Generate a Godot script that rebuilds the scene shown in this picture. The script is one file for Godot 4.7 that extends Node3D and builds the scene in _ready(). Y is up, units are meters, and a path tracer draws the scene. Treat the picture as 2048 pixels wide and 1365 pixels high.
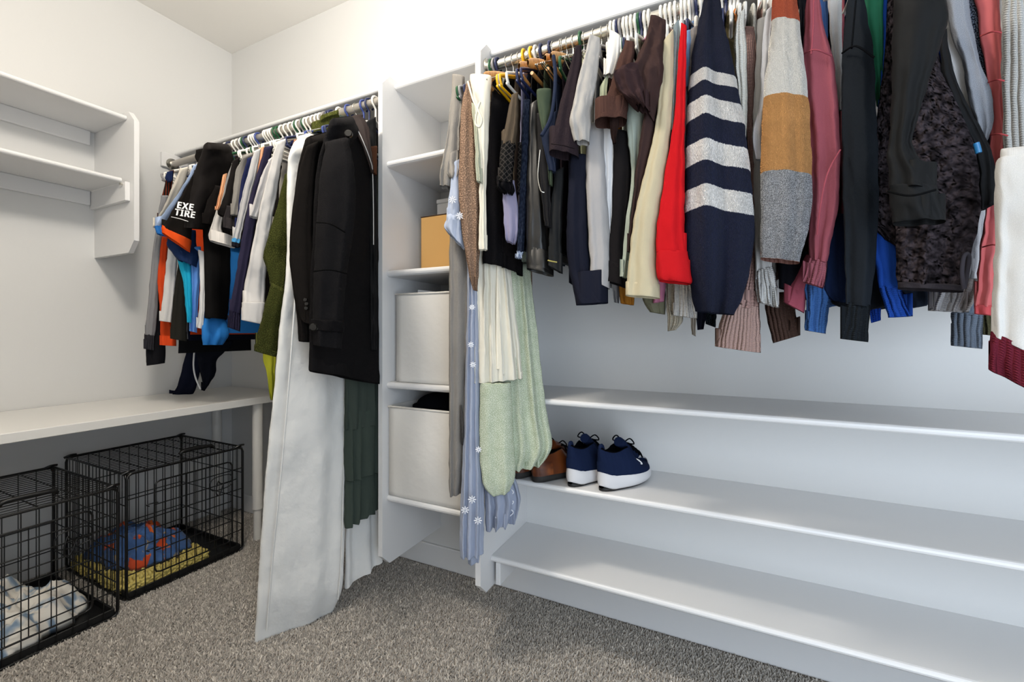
extends Node3D
# A walk-in closet: two hanging rods under one long shelf, a shelf tower between them, shoe shelves, a bench and two dog crates.
# Metres, y up. The back wall is z = 0, the left wall is x = 0, the floor is y = 0.

var M := {}
var tex := {}
var taken := {}
var wrinkle := FastNoiseLite.new()


func _ready() -> void:
	camera_and_light()
	materials()
	room()
	shelving()
	bench()
	crates()
	tower_contents()
	shoes()
	rods()
	hangers()
	garments_left()
	garments_middle()
	garments_right()


func camera_and_light() -> void:
	var cam := Camera3D.new()
	cam.name = "camera"
	add_child(cam)
	cam.projection = Camera3D.PROJECTION_FRUSTUM
	cam.near = 0.05
	cam.far = 50.0
	cam.size = 0.05 * 1365.0 / 871.0
	cam.frustum_offset = Vector2(0, -0.05 * 20.5 / 871.0)
	cam.position = Vector3(2.685, 1.065, 1.616)
	cam.rotation_degrees.y = 26.2
	cam.current = true
	var e := Environment.new()
	e.background_mode = Environment.BG_COLOR
	e.background_color = Color(0.80, 0.88, 1.0)
	e.background_energy_multiplier = 1.0
	e.tonemap_mode = Environment.TONE_MAPPER_LINEAR
	e.tonemap_exposure = 0.91
	e.sdfgi_enabled = true
	e.ssao_enabled = true
	e.ssil_enabled = true
	var w := WorldEnvironment.new()
	w.name = "world_environment"
	w.environment = e
	add_child(w)
	# daylight that comes in through the open doorway behind the camera
	var day := AreaLight3D.new()
	day.name = "doorway_daylight"
	day.area_size = Vector2(1.0, 1.95)
	day.light_color = Color(0.90, 0.95, 1.0)
	day.light_energy = 3.6
	day.area_range = 8.0
	day.shadow_enabled = true
	day.position = Vector3(3.45, 1.02, 1.94)
	add_child(day)


# ------------------------------------------------------------------ helpers

func numbered(called: String) -> String:
	taken[called] = taken.get(called, -1) + 1
	return called if taken[called] == 0 else "%s_%03d" % [called, taken[called]]


func tag(o: Node3D, label: String, category: String, group := "", kind := "") -> Node3D:
	if label: o.set_meta("label", label)
	if category: o.set_meta("category", category)
	if group: o.set_meta("group", group)
	if kind: o.set_meta("kind", kind)
	return o


func thing(called: String, label: String, category: String, at := Vector3.ZERO, turn := 0.0, group := "") -> Node3D:
	var o := Node3D.new()
	o.name = numbered(called)
	add_child(o)
	o.position = at
	o.rotation.y = turn
	tag(o, label, category, group)
	return o


func put(par: Node3D, called: String, mesh: Mesh, m: Material, label := "") -> MeshInstance3D:
	var o := MeshInstance3D.new()
	o.name = numbered(called) if par == self else called
	o.mesh = mesh
	o.material_override = m
	par.add_child(o, true)
	if label: o.set_meta("label", label)
	return o


func structure(called: String, mesh: Mesh, m: Material, label: String, category: String) -> MeshInstance3D:
	var o := put(self, called, mesh, m)
	tag(o, label, category, "", "structure")
	return o


func tri(st: SurfaceTool, a: Vector3, b: Vector3, c: Vector3, ua := Vector2.ZERO, ub := Vector2.ZERO, uc := Vector2.ZERO) -> void:
	st.set_uv(ua); st.add_vertex(a)
	st.set_uv(ub); st.add_vertex(b)
	st.set_uv(uc); st.add_vertex(c)


# box between two corners with chamfered edges; normals point outwards
func box(lo: Vector3, hi: Vector3, bev := 0.002) -> ArrayMesh:
	var st := SurfaceTool.new()
	st.begin(Mesh.PRIMITIVE_TRIANGLES)
	add_box(st, lo, hi, bev)
	return st.commit()


func add_box(st: SurfaceTool, lo: Vector3, hi: Vector3, bev := 0.002) -> void:
	var c := (lo + hi) / 2.0
	var h := (hi - lo) / 2.0
	bev = minf(bev, minf(h.x, minf(h.y, h.z)) * 0.9)
	var face := func(n: Vector3, u: Vector3, v: Vector3, hn: float, hu: float, hv: float):
		var q := [c + n * hn - u * hu - v * hv, c + n * hn + u * hu - v * hv, c + n * hn + u * hu + v * hv, c + n * hn - u * hu + v * hv]
		quad(st, q[0], q[1], q[2], q[3], n)
	var ax := [Vector3.RIGHT, Vector3.UP, Vector3.BACK]
	var hh := [h.x, h.y, h.z]
	for i in 3:
		var j := (i + 1) % 3
		var k := (i + 2) % 3
		for s in [-1.0, 1.0]:
			face.call(ax[i] * s, ax[j], ax[k], hh[i], hh[j] - bev, hh[k] - bev)
			for t in [-1.0, 1.0]:   # edge strips between face i (sign s) and face j (sign t)
				var a: Vector3 = c + ax[i] * s * hh[i] + ax[j] * t * (hh[j] - bev)
				var b: Vector3 = c + ax[i] * s * (hh[i] - bev) + ax[j] * t * hh[j]
				var w: Vector3 = ax[k] * (hh[k] - bev)
				quad(st, a - w, b - w, b + w, a + w, (ax[i] * s + ax[j] * t).normalized())
	for sx in [-1.0, 1.0]:
		for sy in [-1.0, 1.0]:
			for sz in [-1.0, 1.0]:
				var p := c + Vector3(sx * (h.x - bev), sy * (h.y - bev), sz * h.z)
				var q := c + Vector3(sx * (h.x - bev), sy * h.y, sz * (h.z - bev))
				var r := c + Vector3(sx * h.x, sy * (h.y - bev), sz * (h.z - bev))
				var n := Vector3(sx, sy, sz).normalized()
				st.set_normal(n)
				if (q - p).cross(r - p).dot(n) > 0:
					tri(st, p, r, q)
				else:
					tri(st, p, q, r)


func quad(st: SurfaceTool, a: Vector3, b: Vector3, c: Vector3, d: Vector3, n: Vector3) -> void:
	st.set_normal(n)
	var w := (b - a).length()
	var h := (d - a).length()
	if (b - a).cross(c - a).dot(n) > 0:
		tri(st, a, c, b, Vector2(0, 0), Vector2(w, h), Vector2(w, 0))
		tri(st, a, d, c, Vector2(0, 0), Vector2(0, h), Vector2(w, h))
	else:
		tri(st, a, b, c, Vector2(0, 0), Vector2(w, 0), Vector2(w, h))
		tri(st, a, c, d, Vector2(0, 0), Vector2(w, h), Vector2(0, h))


# a flat outline (in the plane of axes u, v) pulled along w; points in order round the outline
func slab(points: Array, u: Vector3, v: Vector3, w: Vector3, at: Vector3) -> ArrayMesh:
	var st := SurfaceTool.new()
	st.begin(Mesh.PRIMITIVE_TRIANGLES)
	var poly := PackedVector2Array()
	for p in points: poly.append(Vector2(p[0], p[1]))
	var idx := Geometry2D.triangulate_polygon(poly)
	var n := w.normalized()
	var mid := Vector2.ZERO
	for p in poly: mid += p / poly.size()
	for side in 2:
		var off := at + w * side
		var want := n if side == 1 else -n
		for i in range(0, idx.size(), 3):
			var q := []
			for k in 3: q.append(off + u * poly[idx[i + k]].x + v * poly[idx[i + k]].y)
			st.set_normal(want)
			if (q[1] - q[0]).cross(q[2] - q[0]).dot(want) > 0: tri(st, q[0], q[2], q[1])
			else: tri(st, q[0], q[1], q[2])
	for i in poly.size():
		var a := poly[i]
		var b := poly[(i + 1) % poly.size()]
		var e := u * (b.x - a.x) + v * (b.y - a.y)
		var nn := e.cross(w).normalized()
		var m2 := (a + b) / 2.0 - mid
		if nn.dot(u * m2.x + v * m2.y) < 0: nn = -nn
		var pa := at + u * a.x + v * a.y
		var pb := at + u * b.x + v * b.y
		quad(st, pa, pb, pb + w, pa + w, nn)
	return st.commit()


# a round tube along a path of points; radius may be one number or one per point
func add_tube(st: SurfaceTool, pts: Array, r: Variant, sides := 8, closed := false) -> void:
	var n := pts.size()
	var rings := []
	var side := Vector3.ZERO
	for i in n:
		var a: Vector3 = pts[(i - 1 + n) % n] if closed else pts[maxi(i - 1, 0)]
		var b: Vector3 = pts[(i + 1) % n] if closed else pts[mini(i + 1, n - 1)]
		var t := (b - a).normalized()
		if i == 0:
			side = t.cross(Vector3.UP if absf(t.y) < 0.9 else Vector3.RIGHT).normalized()
		else:
			side = (side - t * side.dot(t)).normalized()
		var up := side.cross(t)
		var rr: float = r[i] if r is Array else r
		var ring := []
		for k in sides:
			var g := TAU * k / sides
			ring.append([pts[i] + (side * cos(g) + up * sin(g)) * rr, side * cos(g) + up * sin(g)])
		rings.append(ring)
	for i in (n if closed else n - 1):
		var p: Array = rings[i]
		var q: Array = rings[(i + 1) % n]
		for k in sides:
			var l := (k + 1) % sides
			vert(st, p[k]); vert(st, q[l]); vert(st, q[k])
			vert(st, p[k]); vert(st, p[l]); vert(st, q[l])
	if not closed:
		for e in 2:
			var ring: Array = rings[0] if e == 0 else rings[n - 1]
			var t: Vector3 = (pts[0] - pts[1]).normalized() if e == 0 else (pts[n - 1] - pts[n - 2]).normalized()
			for k in range(1, sides - 1):
				st.set_normal(t)
				if e == 0: tri(st, ring[0][0], ring[k + 1][0], ring[k][0])
				else: tri(st, ring[0][0], ring[k][0], ring[k + 1][0])


func vert(st: SurfaceTool, pn: Array) -> void:
	st.set_uv(Vector2.ZERO)
	st.set_normal(pn[1])
	st.add_vertex(pn[0])


func tube(pts: Array, r: Variant, sides := 8, closed := false) -> ArrayMesh:
	var st := SurfaceTool.new()
	st.begin(Mesh.PRIMITIVE_TRIANGLES)
	add_tube(st, pts, r, sides, closed)
	return st.commit()


func smooth(pts: Array, per := 6, closed := false) -> Array:
	var out := []
	var n := pts.size()
	for i in (n if closed else n - 1):
		var p0: Vector3 = pts[(i - 1 + n) % n] if closed else pts[maxi(i - 1, 0)]
		var p1: Vector3 = pts[i]
		var p2: Vector3 = pts[(i + 1) % n]
		var p3: Vector3 = pts[(i + 2) % n] if closed else pts[mini(i + 2, n - 1)]
		for k in per:
			out.append(p1.cubic_interpolate(p2, p0, p3, float(k) / per))
	if not closed: out.append(pts[n - 1])
	return out


# a mesh from a grid of points, with smooth normals; wrap joins the last column to the first
func grid(g: Array, uv: Array, wrap := true, outward := true) -> ArrayMesh:
	var rows := g.size()
	var cols: int = g[0].size()
	var P := PackedVector3Array()
	var N := PackedVector3Array()
	var T := PackedVector2Array()
	var I := PackedInt32Array()
	var total := 0.0
	for i in rows:
		var mid := Vector3.ZERO
		for j in cols: mid += g[i][j] / cols
		for j in cols + (1 if wrap else 0):
			var jj := j % cols
			var l: Vector3 = g[i][(jj - 1 + cols) % cols] if wrap else g[i][maxi(jj - 1, 0)]
			var r: Vector3 = g[i][(jj + 1) % cols] if wrap else g[i][mini(jj + 1, cols - 1)]
			var u: Vector3 = g[maxi(i - 1, 0)][jj]
			var d: Vector3 = g[mini(i + 1, rows - 1)][jj]
			var nn := (r - l).cross(d - u)
			nn = nn.normalized() if nn.length() > 1e-12 else Vector3.UP
			P.append(g[i][jj])
			N.append(nn)
			if wrap: total += nn.dot(g[i][jj] - mid)
			else: total += nn.y
			T.append(uv[i][j])
	var flip := total < 0
	if flip:
		for i in N.size(): N[i] = -N[i]
	var c := cols + (1 if wrap else 0)
	for i in rows - 1:
		for j in c - 1:
			var a := i * c + j
			if flip: I.append_array([a, a + 1, a + c, a + 1, a + c + 1, a + c])
			else: I.append_array([a, a + c, a + 1, a + 1, a + c, a + c + 1])
	var arr := []
	arr.resize(Mesh.ARRAY_MAX)
	arr[Mesh.ARRAY_VERTEX] = P
	arr[Mesh.ARRAY_NORMAL] = N
	arr[Mesh.ARRAY_TEX_UV] = T
	arr[Mesh.ARRAY_INDEX] = I
	var m := ArrayMesh.new()
	m.add_surface_from_arrays(Mesh.PRIMITIVE_TRIANGLES, arr)
	return m


# a hanging piece of cloth, closed all round: every row is one level [ax, ay, az, bx, by, bz, thickness] from edge a to edge b.
# folds f with depth fa (growing downwards by the power fp), small wrinkles w, open hem with a turned-in inside.
func cloth(par: Node3D, called: String, m: Material, rows: Array, o := {}) -> MeshInstance3D:
	var n: int = o.get("n", 30)
	var sub: int = o.get("sub", 6)
	var f: float = o.get("f", 2.0)
	var fa: float = o.get("fa", 0.003)
	var fp: float = o.get("fp", 0.6)
	var wr: float = o.get("w", 0.0025)
	var ws: float = o.get("ws", 9.0)
	var ph: float = o.get("ph", float(rows[0][0]) * 37.0)
	var sq: float = o.get("sq", 0.75)
	var rag: float = o.get("rag", 0.0015)
	var unit: bool = o.get("unit", false)
	var A := []
	var B := []
	var base := par.position
	for r in rows:
		A.append(Vector3(r[0], r[1], r[2]) - base)
		B.append(Vector3(r[3], r[4], r[5]) - base)
	var g := []
	var uvs := []
	var nr := rows.size()
	var rings := (nr - 1) * sub + 1
	var vv := 0.0
	var last := Vector3.ZERO
	var width := 0.0
	for i in nr: width = maxf(width, A[i].distance_to(B[i]))
	var keep_n := Vector3.ZERO
	var axes := []
	for i in rings:
		var k := mini(i / sub, nr - 2)
		var s := float(i - k * sub) / sub
		var a: Vector3 = A[k].cubic_interpolate(A[k + 1], A[maxi(k - 1, 0)], A[mini(k + 2, nr - 1)], s)
		var b: Vector3 = B[k].cubic_interpolate(B[k + 1], B[maxi(k - 1, 0)], B[mini(k + 2, nr - 1)], s)
		var t: float = lerpf(rows[k][6], rows[k + 1][6], s)
		var v := float(i) / (rings - 1)
		var d := b - a
		var nn := Vector3(d.x, 0, d.z).cross(Vector3.UP).normalized()
		if nn.dot(keep_n) < 0: nn = -nn
		keep_n = nn
		var mid := (a + b) / 2.0
		if i > 0: vv += mid.distance_to(last)
		last = mid
		var ring := []
		var uv := []
		for j in n:
			var g0 := TAU * j / n
			var cu := signf(cos(g0)) * pow(absf(cos(g0)), sq)
			var cw := signf(sin(g0)) * pow(absf(sin(g0)), 0.8)
			var fold := fa * pow(v, fp) * (sin(cu * f * PI + ph + 0.7 * sin(v * 2.6 + ph)) + 0.5 * sin(cu * f * 1.73 * PI + ph * 2.1 - v * 1.3))
			fold *= 1.0 - 0.35 * pow(absf(cu), 3.0)
			var p := mid + d / 2.0 * cu + nn * (t / 2.0 * cw + fold)
			var q := (p + base) * ws
			p += nn * wr * wrinkle.get_noise_3d(q.x, q.y * 0.55, q.z) * 2.0
			p += nn * wr * 0.3 * wrinkle.get_noise_3d(q.x * 3.0 + 50.0, q.y * 1.6, q.z * 3.0) * 1.4
			p += d.normalized() * rag * wrinkle.get_noise_3d(q.x * 2.5, q.y * 2.5 + 31.0, q.z * 2.5) * 2.0
			ring.append(p)
		for j in n + 1:
			var c0 := cos(TAU * j / n)
			var across := 0.5 - 0.5 * signf(c0) * pow(absf(c0), sq)   # 0 at edge a, 1 at edge b
			if unit: uv.append(Vector2(across, 0.0))
			else: uv.append(Vector2(across * width, vv))
		g.append(ring)
		uvs.append(uv)
		if i == 0: axes.append([mid])
		if i == rings - 1: axes.append([mid])
	if unit:
		for i in rings:
			for j in n + 1: uvs[i][j].y = float(i) / (rings - 1)
	# rounded top, and a turned-in hem that is hollow for its depth
	var t0: float = rows[0][6] * (0.08 if called.contains("cuff") or called.contains("hem") or called.contains("stripe") or called.contains("cuff_strap") else 1.0)
	for e in [0.35, 0.65, 0.88, 1.0]:
		g.push_front(inset(g[g.size() - rings], axes[0], 1.0 - sqrt(1.0 - e * e * 0.98), 1.0 - 0.05 * e, t0 * 0.4 * e))
		uvs.push_front(uvs[0])
	var lip: float = o.get("lip", 0.04)
	var end: Array = g[g.size() - 1]
	var t1: float = maxf(rows[nr - 1][6], 0.004)
	var hem_uv = uvs[uvs.size() - 1]
	for e in [[minf(0.2, 0.003 / t1), -0.0012, 0.995], [minf(0.4, 0.007 / t1), 0.003, 0.985], [minf(0.45, 0.009 / t1), lip, 0.98], [1.0, lip + 0.002, 0.97]]:
		g.append(inset(end, axes[1], e[0], e[2], e[1]))
		uvs.append(hem_uv)
	return put(par, called, grid(g, uvs), m, o.get("label", ""))


# a ring drawn together across its axis (by: 1 closes it), shortened along it, and lifted
func inset(ring: Array, axis: Array, by: float, along: float, up: float) -> Array:
	var out := []
	var n := ring.size()
	for j in n:
		var q: Vector3 = (ring[j] + ring[(n - j) % n]) / 2.0   # its partner on the other side of the cloth
		q = axis[0] + (q - axis[0]) * along
		out.append(ring[j].lerp(q, by) + Vector3.UP * up)
	return out


# the part of a garment between front and back on its hanger: shoulders slope from the neck, then it hangs straight to its hem
func body(par: Node3D, m: Material, x: float, hem: float, front := 0.45, back := 0.12, t := 0.014, high := 1.885) -> void:
	cloth(par, "body", m, [
		[x, high, 0.365, x, high, 0.285, 0.012], [x, high - 0.025, 0.41, x, high - 0.025, 0.23, t],
		[x, high - 0.075, front, x, high - 0.075, back + 0.01, t], [x, high - 0.16, front, x, high - 0.16, back, t],
		[x, lerpf(high, hem, 0.6), front + 0.01, x, lerpf(high, hem, 0.6), back, t * 1.1], [x, hem, front + 0.01, x, hem, back - 0.01, t * 1.1]],
		{"n": 26, "f": 2.4, "fa": 0.003, "w": 0.002})


# a stitched seam: a thin cord that follows the cloth
func seam(par: Node3D, m: Material, pts: Array, r := 0.0014, called := "seam") -> void:
	var q := []
	for p in pts: q.append(Vector3(p[0], p[1], p[2]) - par.position)
	put(par, called, tube(smooth(q, 5), r, 6), m)


# ------------------------------------------------------------------ materials

func noise_tex(key: String, kind: int, freq: float, lo: Color, hi: Color, octaves := 2, size := 256, pts: Array = []) -> NoiseTexture2D:
	if tex.has(key): return tex[key]
	var t := NoiseTexture2D.new()
	t.width = size
	t.height = size
	t.seamless = true
	var n := FastNoiseLite.new()
	n.noise_type = kind
	n.frequency = freq
	n.fractal_octaves = octaves
	n.seed = key.hash() % 1000
	t.noise = n
	var ramp := Gradient.new()
	ramp.offsets = PackedFloat32Array([0.25, 0.75]) if pts.is_empty() else PackedFloat32Array(pts)
	ramp.colors = PackedColorArray([lo, hi])
	t.color_ramp = ramp
	tex[key] = t
	return t


func normal_tex(key: String, kind: int, freq: float, strength: float, octaves := 2, size := 256) -> NoiseTexture2D:
	if tex.has(key): return tex[key]
	var t := NoiseTexture2D.new()
	t.width = size
	t.height = size
	t.seamless = true
	t.as_normal_map = true
	t.bump_strength = strength
	var n := FastNoiseLite.new()
	n.noise_type = kind
	n.frequency = freq
	n.fractal_octaves = octaves
	n.seed = key.hash() % 1000
	if kind == FastNoiseLite.TYPE_CELLULAR:
		n.cellular_return_type = FastNoiseLite.RETURN_DISTANCE
	t.noise = n
	tex[key] = t
	return t


# knitted ribs: vertical wales with small stitches, as a normal map computed from a height picture
func knit_tex(key: String, wales: int, stitches: int, depth: float) -> ImageTexture:
	if tex.has(key): return tex[key]
	var im := Image.create(256, 256, false, Image.FORMAT_RGBA8)
	for y in 256:
		for x in 256:
			var u := float(x) / 256.0 * wales
			var w := absf(sin(u * PI))
			var s := 0.5 + 0.5 * sin(float(y) / 256.0 * stitches * TAU + 1.6 * w)
			var h := w * 0.7 + s * 0.3 * w
			im.set_pixel(x, y, Color(h, h, h))
	im.bump_map_to_normal_map(depth)
	tex[key] = ImageTexture.create_from_image(im)
	return tex[key]


func mat(c: Color, rough := 0.6, metal := 0.0) -> StandardMaterial3D:
	var m := StandardMaterial3D.new()
	m.albedo_color = c
	m.roughness = rough
	m.metallic = metal
	return m


# cloth by kind: what its surface is made of
func fab(c: Color, kind := "jersey") -> StandardMaterial3D:
	var m := mat(c, 0.9)
	m.metallic_specular = 0.14
	m.normal_enabled = true
	match kind:
		"jersey":
			m.normal_texture = normal_tex("n_jersey", FastNoiseLite.TYPE_SIMPLEX, 0.12, 3.0, 3)
			m.albedo_texture = noise_tex("a_jersey", FastNoiseLite.TYPE_SIMPLEX, 0.25, Color(0.93, 0.93, 0.93), Color.WHITE, 3)
			m.uv1_scale = Vector3(12, 12, 12)
			m.normal_scale = 0.2
		"heather":
			m.normal_texture = normal_tex("n_jersey", FastNoiseLite.TYPE_SIMPLEX, 0.12, 3.0, 3)
			m.albedo_texture = noise_tex("a_heather", FastNoiseLite.TYPE_SIMPLEX, 0.25, Color(0.78, 0.78, 0.79), Color.WHITE, 2)
			m.uv1_scale = Vector3(13, 13, 13)
			m.normal_scale = 0.2
		"marl":
			m.normal_texture = normal_tex("n_wool", FastNoiseLite.TYPE_SIMPLEX, 0.09, 6.0, 3)
			m.albedo_texture = noise_tex("a_marl", FastNoiseLite.TYPE_SIMPLEX, 0.13, Color(0.25, 0.26, 0.29), Color.WHITE, 2, 256, [0.34, 0.6])
			m.uv1_scale = Vector3(9, 9, 9)
			m.normal_scale = 0.4
		"wool":
			m.normal_texture = normal_tex("n_wool", FastNoiseLite.TYPE_SIMPLEX, 0.09, 6.0, 3)
			m.albedo_texture = noise_tex("a_wool", FastNoiseLite.TYPE_SIMPLEX, 0.22, Color(0.82, 0.82, 0.83), Color.WHITE, 3)
			m.uv1_scale = Vector3(11, 11, 11)
			m.normal_scale = 0.35
			m.rim_enabled = true
			m.rim = 0.04
			m.rim_tint = 0.6
		"boucle":
			m.normal_texture = normal_tex("n_boucle", FastNoiseLite.TYPE_CELLULAR, 0.13, 9.0, 2)
			m.albedo_texture = noise_tex("a_boucle", FastNoiseLite.TYPE_CELLULAR, 0.13, Color(0.62, 0.62, 0.62), Color.WHITE, 2)
			m.uv1_scale = Vector3(9, 9, 9)
			m.normal_scale = 0.7
		"sherpa":
			m.normal_texture = normal_tex("n_sherpa", FastNoiseLite.TYPE_CELLULAR, 0.085, 14.0, 2)
			m.albedo_texture = noise_tex("a_sherpa", FastNoiseLite.TYPE_CELLULAR, 0.085, Color.WHITE, Color(0.45, 0.45, 0.45), 2)
			m.heightmap_enabled = true
			m.heightmap_texture = noise_tex("h_sherpa", FastNoiseLite.TYPE_CELLULAR, 0.085, Color.WHITE, Color.BLACK, 2)
			m.heightmap_scale = 0.5
			m.uv1_scale = Vector3(3.2, 3.2, 3.2)
			m.normal_scale = 0.8
		"knit":
			m.normal_texture = knit_tex("n_knit", 14, 20, 10.0)
			m.albedo_texture = noise_tex("a_wool", FastNoiseLite.TYPE_SIMPLEX, 0.22, Color(0.82, 0.82, 0.83), Color.WHITE, 3)
			m.uv1_scale = Vector3(7, 7, 7)
			m.normal_scale = 1.0
		"rib":
			m.normal_texture = knit_tex("n_rib", 10, 30, 12.0)
			m.albedo_texture = noise_tex("a_wool", FastNoiseLite.TYPE_SIMPLEX, 0.22, Color(0.82, 0.82, 0.83), Color.WHITE, 3)
			m.uv1_scale = Vector3(12, 9, 9)
			m.normal_scale = 1.0
		"woven":
			m.normal_texture = normal_tex("n_woven", FastNoiseLite.TYPE_SIMPLEX, 0.02, 5.0, 4)
			m.uv1_scale = Vector3(3, 3, 3)
			m.normal_scale = 0.1
		"satin":
			m.roughness = 0.65
			m.metallic_specular = 0.2
			m.normal_texture = normal_tex("n_woven", FastNoiseLite.TYPE_SIMPLEX, 0.02, 5.0, 4)
			m.uv1_scale = Vector3(2, 2, 2)
			m.normal_scale = 0.1
		"denim":
			m.normal_texture = knit_tex("n_denim", 40, 40, 3.0)
			m.albedo_texture = noise_tex("a_denim", FastNoiseLite.TYPE_SIMPLEX, 0.08, Color(0.6, 0.62, 0.68), Color.WHITE, 4)
			m.uv1_scale = Vector3(8, 3, 3)
			m.normal_scale = 0.5
	return m


# a picture for cloth with bands of colour round it: bands are [end, colour] from top (0) to hem (1); ragged edges; speckle darkens single stitches
func bands_mat(bands: Array, wave: float, speckle: float, kind := "wool", marl_from := 2.0) -> StandardMaterial3D:
	var im := Image.create(128, 1024, false, Image.FORMAT_RGBA8)
	var n := FastNoiseLite.new()
	n.seed = 4
	n.frequency = 0.2
	for y in 1024:
		for x in 128:
			var v := y / 1024.0 + wave * sin((x / 128.0 - 0.4) * TAU) + 0.0016 * n.get_noise_2d(x * 3.0, y * 2.0)
			var c: Color = bands[bands.size() - 1][1]
			for b in bands:
				if v < b[0]:
					c = b[1]
					break
			var k := 1.0 - speckle * maxf(0.0, n.get_noise_2d(x * 9.0 + 400.0, y * 2.4))
			if v > marl_from: k = 1.0 - 0.75 * clampf(n.get_noise_2d(x * 11.0 + 90.0, y * 3.0) * 1.6 + 0.25, 0.0, 1.0)
			im.set_pixel(x, y, Color(c.r * k, c.g * k, c.b * k))
	var m := fab(Color.WHITE, kind)
	m.albedo_texture = ImageTexture.create_from_image(im)
	m.uv1_scale = Vector3.ONE
	m.normal_enabled = false
	m.heightmap_enabled = true
	m.heightmap_texture = noise_tex("h_fuzz", FastNoiseLite.TYPE_SIMPLEX, 0.28, Color.BLACK, Color.WHITE, 2, 512)
	m.heightmap_scale = 0.3
	return m


func materials() -> void:
	M.paint = mat(Color(0.825, 0.825, 0.82), 0.75)
	M.paint.metallic_specular = 0.3
	M.paint.normal_enabled = true
	M.paint.normal_texture = normal_tex("n_paint", FastNoiseLite.TYPE_SIMPLEX, 0.05, 1.0, 3)
	M.paint.normal_scale = 0.06
	M.paint.uv1_triplanar = true
	M.paint.uv1_world_triplanar = true
	M.paint.uv1_scale = Vector3(4, 4, 4)
	M.trim = mat(Color(0.85, 0.85, 0.85), 0.4)
	M.ceiling = mat(Color(0.93, 0.92, 0.90), 0.9)
	M.white_laminate = mat(Color(0.86, 0.855, 0.84), 0.35)
	M.carpet = mat(Color(0.93, 0.875, 0.82), 1.0)
	M.carpet.metallic_specular = 0.05
	M.carpet.albedo_texture = noise_tex("a_carpet", FastNoiseLite.TYPE_SIMPLEX, 0.2, Color(0.36, 0.36, 0.355), Color(1, 1, 1), 2, 1024, [0.33, 0.67])
	M.carpet.heightmap_enabled = true
	M.carpet.heightmap_texture = noise_tex("h_carpet", FastNoiseLite.TYPE_SIMPLEX, 0.2, Color.BLACK, Color.WHITE, 3, 1024, [0.25, 0.75])
	M.carpet.heightmap_scale = 0.25
	M.carpet.uv1_scale = Vector3(1.35, 1.35, 1.35)
	M.chrome = mat(Color(0.82, 0.81, 0.78), 0.22, 1.0)
	M.dull_metal = mat(Color(0.72, 0.70, 0.67), 0.4, 0.7)
	M.black_wire = mat(Color(0.025, 0.025, 0.027), 0.35)
	M.black_plastic = mat(Color(0.03, 0.03, 0.032), 0.5)
	M.tray = mat(Color(0.045, 0.045, 0.047), 0.45)
	M.wood = mat(Color(0.86, 0.64, 0.38), 0.45)
	M.wood.albedo_texture = noise_tex("a_wood", FastNoiseLite.TYPE_SIMPLEX, 0.03, Color(0.82, 0.78, 0.7), Color.WHITE, 3)
	M.wood.uv1_scale = Vector3(6, 1, 1)
	M.white_plastic = mat(Color(0.90, 0.89, 0.86), 0.35)
	M.navy_plastic = mat(Color(0.13, 0.16, 0.30), 0.35)
	M.blue_plastic = mat(Color(0.22, 0.28, 0.52), 0.3)
	M.green_plastic = mat(Color(0.07, 0.30, 0.17), 0.35)
	M.gray_plastic = mat(Color(0.55, 0.54, 0.54), 0.4)
	M.yellow_plastic = mat(Color(0.95, 0.72, 0.04), 0.35)
	M.bin_cloth = fab(Color(0.84, 0.83, 0.81), "woven")
	M.cardboard = mat(Color(0.72, 0.56, 0.33), 0.85)
	M.paper = mat(Color(0.9, 0.9, 0.9), 0.8)


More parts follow.
